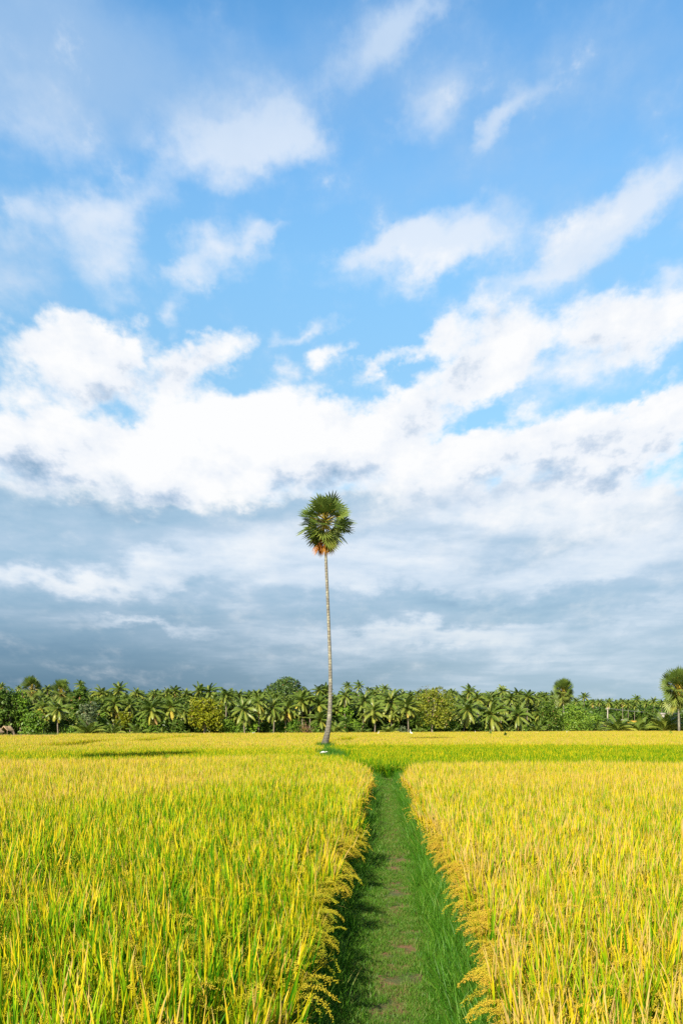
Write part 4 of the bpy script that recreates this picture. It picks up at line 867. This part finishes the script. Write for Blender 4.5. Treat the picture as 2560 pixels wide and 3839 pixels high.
TR = [  # column, span, top, row, label, leaves, count, size, clear, lobes
 (25, -60, 72, 2572, 'm', 'large dark broad-leaved tree behind the thatched huts, at the edge of the photo', 'dark', 3600, .36, .12, 14, 58, .2), (82, 40, 118, 2580, 'm', 'dark broad-leaved tree between the huts\' tree and the first fan palm', 'mid', 2400, .34, .14, 11, None, .16),
 (303, 262, 348, 2566, 'm', 'round dark tree with a full crown just past the second fan palm', 'dark', 3000, .34, .25, 12, None, .17), (325, 290, 372, 2628, 'f', 'tree with pale grey-green leaves below the round dark tree', 'grey', 1500, .3, .3, 9, None, .1),
 (461, 428, 498, 2664, 'f', 'small yellowish tree with thin twin trunks', 'yellowgreen', 1900, .28, .3, 11, 450, .1),
 (768, 686, 846, 2612, 'f', 'wide yellow-green tree with an open crown and a short trunk', 'yellowgreen', 4200, .32, .22, 18, 769, .22),
 (1302, 1268, 1330, 2640, 'm', 'bright light-leaved tree just past the lone trunk', 'bright', 1300, .34, .3, 9, None, .11),
 (1640, 1536, 1712, 2564, 'f', 'open olive-green tree with visible bent branches', 'olive', 4600, .30, .14, 20, 1619, .2),
 (2432, 2400, 2466, 2648, 'f', 'round dark tree between the yellow roof and the white house', 'dark', 2200, .3, .12, 11, None, .14),
]
for (px, x0, x1, top, row, lab, mt, n, sz, cl, lb, tp, tr_) in TR: tree(px, x0, x1, top, row, lab, mt, n, sz, cl, lb, tp, tr_, group='broad-leaved trees among the palms')
# the big dome-shaped tree far behind
Dd = 262
lb = [(wx(1280 + (x - 1068), Dd), yy, wz(y, Dd) - GZ, r * Dd / F, r * Dd / F, r * .74 * Dd / F) for x, y, r, yy in ((1072, 2562, 34, 0), (1050, 2572, 34, 2), (1092, 2570, 36, -2), (1022, 2582, 30, 1), (1012, 2594, 26, -2), (1068, 2590, 42, -3), (1118, 2590, 34, 1), (1134, 2600, 22, 2), (1040, 2604, 36, -2), (1098, 2608, 40, -2), (972, 2612, 26, 2), (990, 2620, 34, 0), (1020, 2626, 40, 1), (1064, 2630, 46, -1), (1120, 2626, 40, -1))]
tree(1068, 996, 1146, 2539, 'h', 'tall domed dark tree overtopping all the palms around it', 'dome', 6500, .42, .3, 15, None, .4, Dd, lobes=lb, branches=12, group='broad-leaved trees among the palms')
BU = [(119, 72, 172, 2664, 'f', 'bright green bush between the huts and the thin coconut palm', 'mid', 2000, .3), (188, 168, 212, 2690, 'm', 'dark bush between the two small coconut palms', 'dark', 900, .28), (244, 222, 278, 2688, 'm', 'dark bush past the yellow-fronded coconut palm', 'dark', 1100, .28), (276, 236, 302, 2716, 'f', 'low leafy shrub before the first young palm', 'mid', 700, .2),
 (310, 286, 338, 2668, 'm', 'light green bush behind the first young palm', 'bright', 1200, .26), (382, 350, 420, 2672, 'm', 'green bush between the first two young palms', 'mid', 1500, .28), (395, 370, 420, 2716, 'f', 'low dark shrub between the first two young palms', 'mid', 600, .2), (545, 520, 575, 2690, 'm', 'dark bush behind the upright young palm', 'mid', 1200, .28), (560, 540, 600, 2716, 'f', 'low shrub at the foot of the leaning bare trunk', 'mid', 800, .22),
 (645, 612, 692, 2686, 'f', 'dark green bush before the yellow-green tree', 'dark', 2200, .26), (846, 812, 880, 2688, 'f', 'green bush just past the yellow-green tree', 'mid', 1900, .26), (884, 870, 912, 2712, 'f', 'low leafy shrub next to the hanging yellow fronds', 'mid', 700, .2), (938, 908, 968, 2676, 'm', 'light green bush behind the white stump', 'mid', 1700, .28), (955, 930, 966, 2712, 'f', 'leafy green shrub right behind the white stump', 'bright', 700, .22),
 (1000, 976, 1022, 2694, 'm', 'dark bush beside the pale bare trunk', 'dark', 1100, .28), (1050, 1030, 1078, 2700, 'm', 'green bush past the pale bare trunk', 'mid', 1100, .26), (1100, 1070, 1136, 2690, 'f', 'leafy bush before the bare brown bush', 'mid', 1700, .25), (1180, 1160, 1206, 2700, 'f', 'green bush between the bare brown bush and the lone trunk', 'mid', 1000, .24), (1225, 1206, 1246, 2706, 'm', 'dark bush behind the foot of the lone trunk', 'dark', 900, .26),
 (1290, 1264, 1318, 2680, 'm', 'very dark bush just past the lone trunk', 'dark', 1300, .3), (1330, 1310, 1362, 2706, 'm', 'dark bush behind the yellow-stemmed young palm', 'mid', 1000, .26), (1436, 1416, 1450, 2712, 'm', 'low green bush before the bright young palm', 'mid', 700, .24), (1500, 1480, 1524, 2718, 'f', 'pale grey-green shrub before the largest egret\'s palm', 'grey', 700, .2), (1590, 1560, 1620, 2704, 'm', 'bush under the open olive tree', 'mid', 1100, .26),
 (1690, 1664, 1720, 2690, 'm', 'green bush between the olive tree and the leaning trunk', 'mid', 1300, .28), (1786, 1764, 1812, 2706, 'm', 'dark bush between the leaning and the slim curved trunk', 'dark', 1000, .26), (1868, 1846, 1892, 2708, 'm', 'dark bush past the slim curved trunk', 'dark', 900, .26), (1962, 1944, 1988, 2716, 'f', 'low shrub past the low full coconut palm', 'mid', 700, .22),
 (2046, 2008, 2092, 2622, 'f', 'tall green bush under the fan palm, on the coconut side', 'dark', 3400, .32), (2148, 2060, 2222, 2640, 'f', 'huge round green bush below the fan palm, with bright leaf tips', 'mid', 5200, .30), (2232, 2200, 2262, 2668, 'm', 'green bush behind the end of the huge round bush', 'mid', 1600, .28), (2262, 2236, 2300, 2708, 'f', 'pale feathery reeds clump below the utility pole', 'grey', 1200, .22),
 (2345, 2326, 2384, 2722, 'f', 'low brownish shrub in front of the yellow roof', 'olive', 900, .2), (2440, 2416, 2470, 2716, 'f', 'low shrub at the foot of the round dark tree', 'mid', 900, .22), (2520, 2496, 2550, 2680, 'm', 'green bush behind the tall young palm', 'mid', 1700, .28), (2545, 2522, 2580, 2700, 'f', 'green bush at the foot of the big fan palm', 'mid', 1500, .25)]
for k, (px, x0, x1, top, row, lab, mt, n, sz) in enumerate(BU): bush(px, x0, x1, top, row, lab, mt, n, sz, off=(-1.2 if row == 'f' and x1 - x0 < 60 else 0))
# bare brown bush next to the lone palm
def bare_bush():
    D = edgeD(1144) + 2.0; rg = np.random.default_rng(77); o = empty('bush', (wx(1144, D), D, GZ), 'bare brown twiggy bush beside the lone trunk', 'bush'); b = MB()
    for i in range(34):
        a = rg.uniform(0, 6.28); L = rg.uniform(1.2, 3.0); e = R(rg.uniform(35, 85)); d = np.array([math.cos(a) * math.cos(e), math.sin(a) * math.cos(e), math.sin(e)])
        p = path_pts([(0, 0, 0), d * L * .5 + rg.normal(0, .1, 3), d * L + rg.normal(0, .15, 3) + (0, 0, .1)], 6); b.tube(p, np.linspace(.05, .012, 6), 5)
        for q in range(6):
            s = p[rg.integers(2, 6)]; e2 = unit(d + rg.normal(0, .6, 3)) * rg.uniform(.3, .8); b.tube([s, s + e2 * .5, s + e2 + rg.normal(0, .05, 3)], [.02, .014, .006], 4)
    link('twigs', b.mesh('twigs', M['twig']), o)
    b = MB(); L = make_lobes(rg, 2.6, 2.9, .3, 7); leaf_cloud(b, rg, L, 260, .2, .7); link('foliage', b.mesh('foliage', M['olive']), o)
bare_bush()
# dark undergrowth and the wood behind, one mass seen only through gaps
def thicket():
    rg = np.random.default_rng(61); prs = []
    for k in range(5):
        b = MB(); leaf_cloud(b, rg, make_lobes(rg, 5.0, 4.2, -.3, 9, 4.0), 1100, .38); prs.append(proto('thicket', b, M['dark']))
    P, S = [], []
    for px in np.arange(-330, 2900, 13):
        for rw, sc_ in ((20, .8), (34, 1.05), (52, 1.25)):
            if 2255 < px < 2520 and rw < 50: continue
            D = edgeD(px) + rw + rg.uniform(-4, 4); P.append((wx(px, D), D, GZ)); S.append(sc_ * rg.uniform(.85, 1.25) * (.6 if px > 2230 else 1.32))
    n = len(P); rot = np.zeros((n, 3)); rot[:, 2] = rg.uniform(0, 6.28, n)
    scatter('undergrowth', P, rot, S, rg.integers(0, 5, n), np.zeros(n), prs, 'dark undergrowth filling the space between and behind the palms', 'undergrowth')
    P, S = [], []
    for px in np.arange(1900, 2900, 9):
        for D0, sc_ in ((470, 1.5), (500, 1.9)):
            D = D0 + rg.uniform(-15, 15); P.append((wx(px, D), D, GZ)); S.append(sc_ * rg.uniform(1.4, 1.9))
    n = len(P); rot = np.zeros((n, 3)); rot[:, 2] = rg.uniform(0, 6.28, n)
    scatter('far_wood', P, rot, S, rg.integers(0, 5, n), np.zeros(n), prs, 'hazy far wood behind the utility pole', 'wood')
    # crowds of palm crowns behind the counted ones
    pr = [bpy.data.objects.new('palm_mass', m_) for m_ in COCO[:5]]; P, S = [], []
    for px in np.arange(-300, 2120, 15):
        for rw, yy in ((44, 2610), (28, 2634), (22, 2654), (18, 2672)):
            D = edgeD(px) + rw + rg.uniform(-5, 5); P.append((wx(px + rg.uniform(-8, 8), D), D, wz(yy + rg.uniform(-6, 16), D))); S.append(rg.uniform(1.5, 2.3))
    for px in np.arange(2130, 2900, 14):
        D = 520 + rg.uniform(-30, 30); P.append((wx(px, D), D, wz(2642 + rg.uniform(-6, 12), D))); S.append(rg.uniform(2.4, 3.2))
    n = len(P); rot = np.zeros((n, 3)); rot[:, 2] = rg.uniform(0, 6.28, n)
    scatter('far_palm_wood', P, rot, S, rg.integers(0, 5, n), np.zeros(n), pr, 'mass of coconut fronds filling the grove behind the front palms', 'wood')
thicket()

# ------------------------------------------------------------------ huts, pole, houses, rail
def hut(px, D, w, d, eave, ridge, label):
    X = wx(px, D); o = empty('thatched_hut', (X, D, GZ), label, 'hut', 'thatched huts at the end of the stubble strip'); b = MB()
    n = 12; V = []; Q = []      # a thick sagging thatch with a ragged lower edge
    for j, (yy, zz) in enumerate(((-d / 2, eave), (-d / 4, (eave + ridge) / 2 - .05), (0, ridge), (d / 4, (eave + ridge) / 2 - .05), (d / 2, eave))):
        for i in range(n + 1):
            u = i / n - .5; V.append((u * w, yy + .04 * math.sin(i * 2.7 + j), zz + .05 * math.sin(i * 1.9 + j * 2) - .10 * (1 - abs(u) * 2)))
    for j in range(4):
        for i in range(n): Q.append((j * (n + 1) + i, j * (n + 1) + i + 1, (j + 1) * (n + 1) + i + 1, (j + 1) * (n + 1) + i))
    m = len(V); V2 = [(x, y, z - .14) for x, y, z in V]; Q2 = [tuple(m + k for k in q[::-1]) for q in Q]
    E = []
    for i in range(n): E += [(i, i + m, i + 1 + m, i + 1), (4 * (n + 1) + i, 4 * (n + 1) + i + 1, 4 * (n + 1) + i + 1 + m, 4 * (n + 1) + i + m)]
    for j in range(4): E += [(j * (n + 1), (j + 1) * (n + 1), (j + 1) * (n + 1) + m, j * (n + 1) + m), (j * (n + 1) + n, j * (n + 1) + n + m, (j + 1) * (n + 1) + n + m, (j + 1) * (n + 1) + n)]
    b.add(V + V2, Q=Q + Q2 + E); r = link('roof', b.mesh('roof', M['thatch']), o); r.rotation_euler = (0, 0, 1.22)
    c, s = math.cos(1.22), math.sin(1.22)
    for sx in (-1, 1):
        for sy in (-1, 1):
            x, y = sx * w * .40, sy * d * .38; b = MB(); b.tube([(0, 0, 0), (.01, 0, eave * .5), (0, 0, eave + .1)], [.07, .06, .055], 7); link('post', b.mesh('post', M['wood'], True), o, (x * c - y * s, x * s + y * c, 0))
    b = MB(); b.box((0, 0, .45), (w * .62, d * .55, .07), rz=1.22); link('platform', b.mesh('platform', M['wood']), o)
hut(28, 164, 1.75, 1.6, 1.6, 2.35, 'thatched open hut with a peaked roof under the dark trees')
hut(-10, 152, 1.7, 1.5, 1.4, 2.0, 'thatched hut cut off by the edge of the photo')
def rail():
    D = 148; o = empty('wooden_rail', (wx(66, D), D, GZ), 'low dark wooden rail on posts in the stubble near the huts', 'fence')
    for k, x in enumerate((-.62, 0, .62)):
        b = MB(); b.tube([(0, 0, 0), (0, 0, .6), (.01, 0, 1.15)], [.04, .038, .03], 7); link('post', b.mesh('post', M['wood'], True), o, (x, 0, 0))
    b = MB(); b.tube([(-.75, -.06, .82), (0, -.06, .80), (.75, -.06, .85)], [.045, .05, .045], 8); link('bar', b.mesh('bar', M['wood'], True), o)
rail()
def pole():
    D = 300; o = empty('utility_pole', (wx(2276, D), D, GZ), 'pale concrete utility pole in front of the far palms', 'pole'); h = wz(2651, D)
    b = MB(); b.tube([(0, 0, 0), (0, 0, h * .5), (0, 0, h)], [.22, .18, .14], 10); link('shaft', b.mesh('shaft', M['concrete'], True), o)
    b = MB(); b.box((0, -.17, h - .5), (1.3, .1, .12)); link('crossarm', b.mesh('crossarm', M['concrete']), o)
    for sx in (-.55, 0, .55):
        b = MB(); b.tube([(0, 0, 0), (0, 0, .1), (0, 0, .2)], [.04, .06, .03], 7); link('insulator', b.mesh('insulator', M['plaster'], True), o, (sx, -.17, h - .44))
    for sx in (-.55, .55):
        b = MB(); t = np.linspace(0, 1, 14); P = np.stack([sx + t * 46, -.17 + t * 10, -.24 + h - 1.6 * 4 * t * (1 - t) + t * .4], 1); b.tube(P, .022, 5)
        link('cable', b.mesh('cable', M['wire'], True), o)
pole()
def house(px, D, w, d, h, rh, label, roofmat, rz=.25, base=GZ, wallmat='plaster'):
    o = empty('small_house', (wx(px, D), D, base), label, 'house'); o.rotation_euler = (0, 0, rz); b = MB(); t = .15
    b.box((0, d / 2, h / 2), (w, t, h)); b.box((-w / 2 + t / 2, 0, h / 2), (t, d - t - .01, h)); b.box((w / 2 - t / 2, 0, h / 2), (t, d - t - .01, h)); b.box((0, -d / 2, h / 2), (w, t, h)); link('wall', b.mesh('wall', M[wallmat]), o)
    e = .4; b = MB(); V = [(-w / 2 - e, -d / 2 - e, h), (w / 2 + e, -d / 2 - e, h), (w / 2 + e, d / 2 + e, h), (-w / 2 - e, d / 2 + e, h), (-w / 2 - e, 0, h + rh), (w / 2 + e, 0, h + rh)]
    b.add(V, Q=[(0, 1, 5, 4), (2, 3, 4, 5), (3, 2, 1, 0)], T=[(0, 4, 3), (1, 2, 5)]); link('roof', b.mesh('roof', M[roofmat]), o)
    for sx in (-.25, .25):
        b = MB(); b.box((0, 0, 0), (w * .16, .05, h * .35)); link('window', b.mesh('window', M['glassdark']), o, (sx * w, -d / 2 - t / 2 - .02, h * .55))
    b = MB(); b.box((0, 0, 0), (w * .14, .06, h * .68)); link('door', b.mesh('door', M['wood']), o, (0, -d / 2 - t / 2 - .025, h * .34))
house(2369, 330, 2.6, 3.2, 3.0, .9, 'small pale building with a mustard-yellow roof beyond the young palms', 'mustard', .1)
house(2337, 352, 1.0, 2.0, 4.0, .4, 'small white building beside the yellow roof', 'plaster', .1)
house(2474, 340, 2.2, 3.0, 6.1, .5, 'white house half hidden behind the tall young palm', 'concrete', -.2, GZ, 'concrete')

# ------------------------------------------------------------------ egrets, stump, weeds
def egret(px, py, D, z0, label, scale=1.0, rz=0.0, bent=False):
    o = empty('egret', (wx(px, D), D, z0), label, 'bird', 'white egrets in the far rice field'); o.scale = (scale,) * 3; o.rotation_euler = (0, 0, rz); b = MB()
    if bent: P = [(-.36, 0, .27), (-.26, 0, .31), (-.12, 0, .36), (.03, 0, .37), (.14, 0, .35), (.21, 0, .36), (.27, 0, .41), (.33, 0, .43), (.38, 0, .41), (.43, 0, .38)]; rr = [.01, .045, .09, .105, .08, .045, .032, .033, .038, .014]
    else: P = [(-.34, 0, .22), (-.25, 0, .28), (-.12, 0, .36), (.02, 0, .43), (.11, 0, .50), (.13, 0, .58), (.10, 0, .68), (.10, 0, .76), (.14, 0, .815), (.20, 0, .80)]; rr = [.01, .05, .10, .11, .075, .042, .03, .028, .040, .014]
    Q = np.array([[np.interp(u, np.arange(10), [p[c] for p in P]) for c in range(3)] for u in np.linspace(0, 9, 28)]); Q[1:-1] = (Q[:-2] + 2 * Q[1:-1] + Q[2:]) / 4
    b.tube(Q, np.interp(np.linspace(0, 9, 28), np.arange(10), rr), 10); link('body', b.mesh('body', M['white'], True), o)
    e = np.array(P[-1]); b = MB(); b.tube([e - (.02, 0, 0), e + (.05, 0, -.012), e + (.11, 0, -.03)], [.016, .010, .002], 6); link('beak', b.mesh('beak', M['beak'], True), o)
    for sy in (-.035, .035):
        b = MB(); b.tube([(0, 0, .36), (.015, 0, .18), (-.01, 0, .01)], [.014, .010, .009], 6)
        for a in (-.5, 0, .5): b.tube([(-.01, 0, .012), (.03 * math.cos(a), .03 * math.sin(a), .012), (.07 * math.cos(a), .07 * math.sin(a), .008)], [.006, .005, .003], 4)
        link('leg', b.mesh('leg', M['birdleg'], True), o, (-.01, sy, 0))
egret(1212, 2805, 65.2, .32, 'white egret stooping on the grassy mound in front of the lone palm', .68, .1, True)
egret(1541, 2749, 166, .45, 'largest white egret, standing in the golden field past the lone palm', 1.35, 2.6)
egret(1417, 2748, 170, .5, 'small white egret beside a green tuft, between the lone palm and the largest egret', 1.0, .3)
egret(1660, 2749, 175, .4, 'white egret crouching in the rice below the open olive tree', 1.05, .2, True)
egret(1782, 2746, 190, .45, 'small white egret below the leaning trunk past the olive tree', .9, 2.2)
egret(2009, 2747, 195, .5, 'white egret in the rice before the young green palm by the bush', 1.0, .2, True)
egret(2122, 2746, 198, .5, 'white egret in the rice below the fan palm with the orange skirt', .85, .5)
egret(715, 2750, 152, .42, 'white egret below the yellow-green tree', .95, .2, True)
egret(832, 2752, 160, .42, 'white egret past the yellow-green tree', .8, 2.8, True)
def stump():
    D = 172; o = empty('white_stump', (wx(949, D), D, GZ), 'short whitish stump at the edge of the field', 'stump'); b = MB()
    b.tube([(0, 0, 0), (.02, 0, .4), (0, 0, .85), (.03, 0, 1.2)], [.2, .16, .15, .12], 9); link('stem', b.mesh('stem', M['concrete'], True), o)
    b = MB(); b.tube([(.05, 0, .7), (.25, -.02, 1.0), (.3, -.02, 1.25)], [.09, .07, .05], 7); link('limb', b.mesh('limb', M['concrete'], True), o)
stump()
def weed(px, D, h, w, label, mat='mid'):
    rg = np.random.default_rng(int(px)); o = empty('weed', (wx(px, D), D, GZ), label, 'weed', 'tall weeds in the far golden field'); b = MB()
    b.tube([(0, 0, 0), (.03, 0, h * .5), (0, .02, h * .95)], [.03, .02, .01], 6); link('stem', b.mesh('stem', M['wood']), o); b = MB(); leaf_cloud(b, rg, [(0, 0, h * .62, w, w, h * .38)], 120, .18); link('foliage', b.mesh('foliage', M[mat]), o)
weed(1835, 168, 1.7, .28, 'green weed below the slim curved trunk'); weed(1894, 132, 1.5, .16, 'dark thin weed standing up out of the golden field', 'dark'); weed(1938, 96, 1.0, .3, 'low brownish weed at the near edge of the golden field', 'olive'); weed(2512, 168, 1.5, .3, 'yellowish weed below the big fan palm', 'bright')
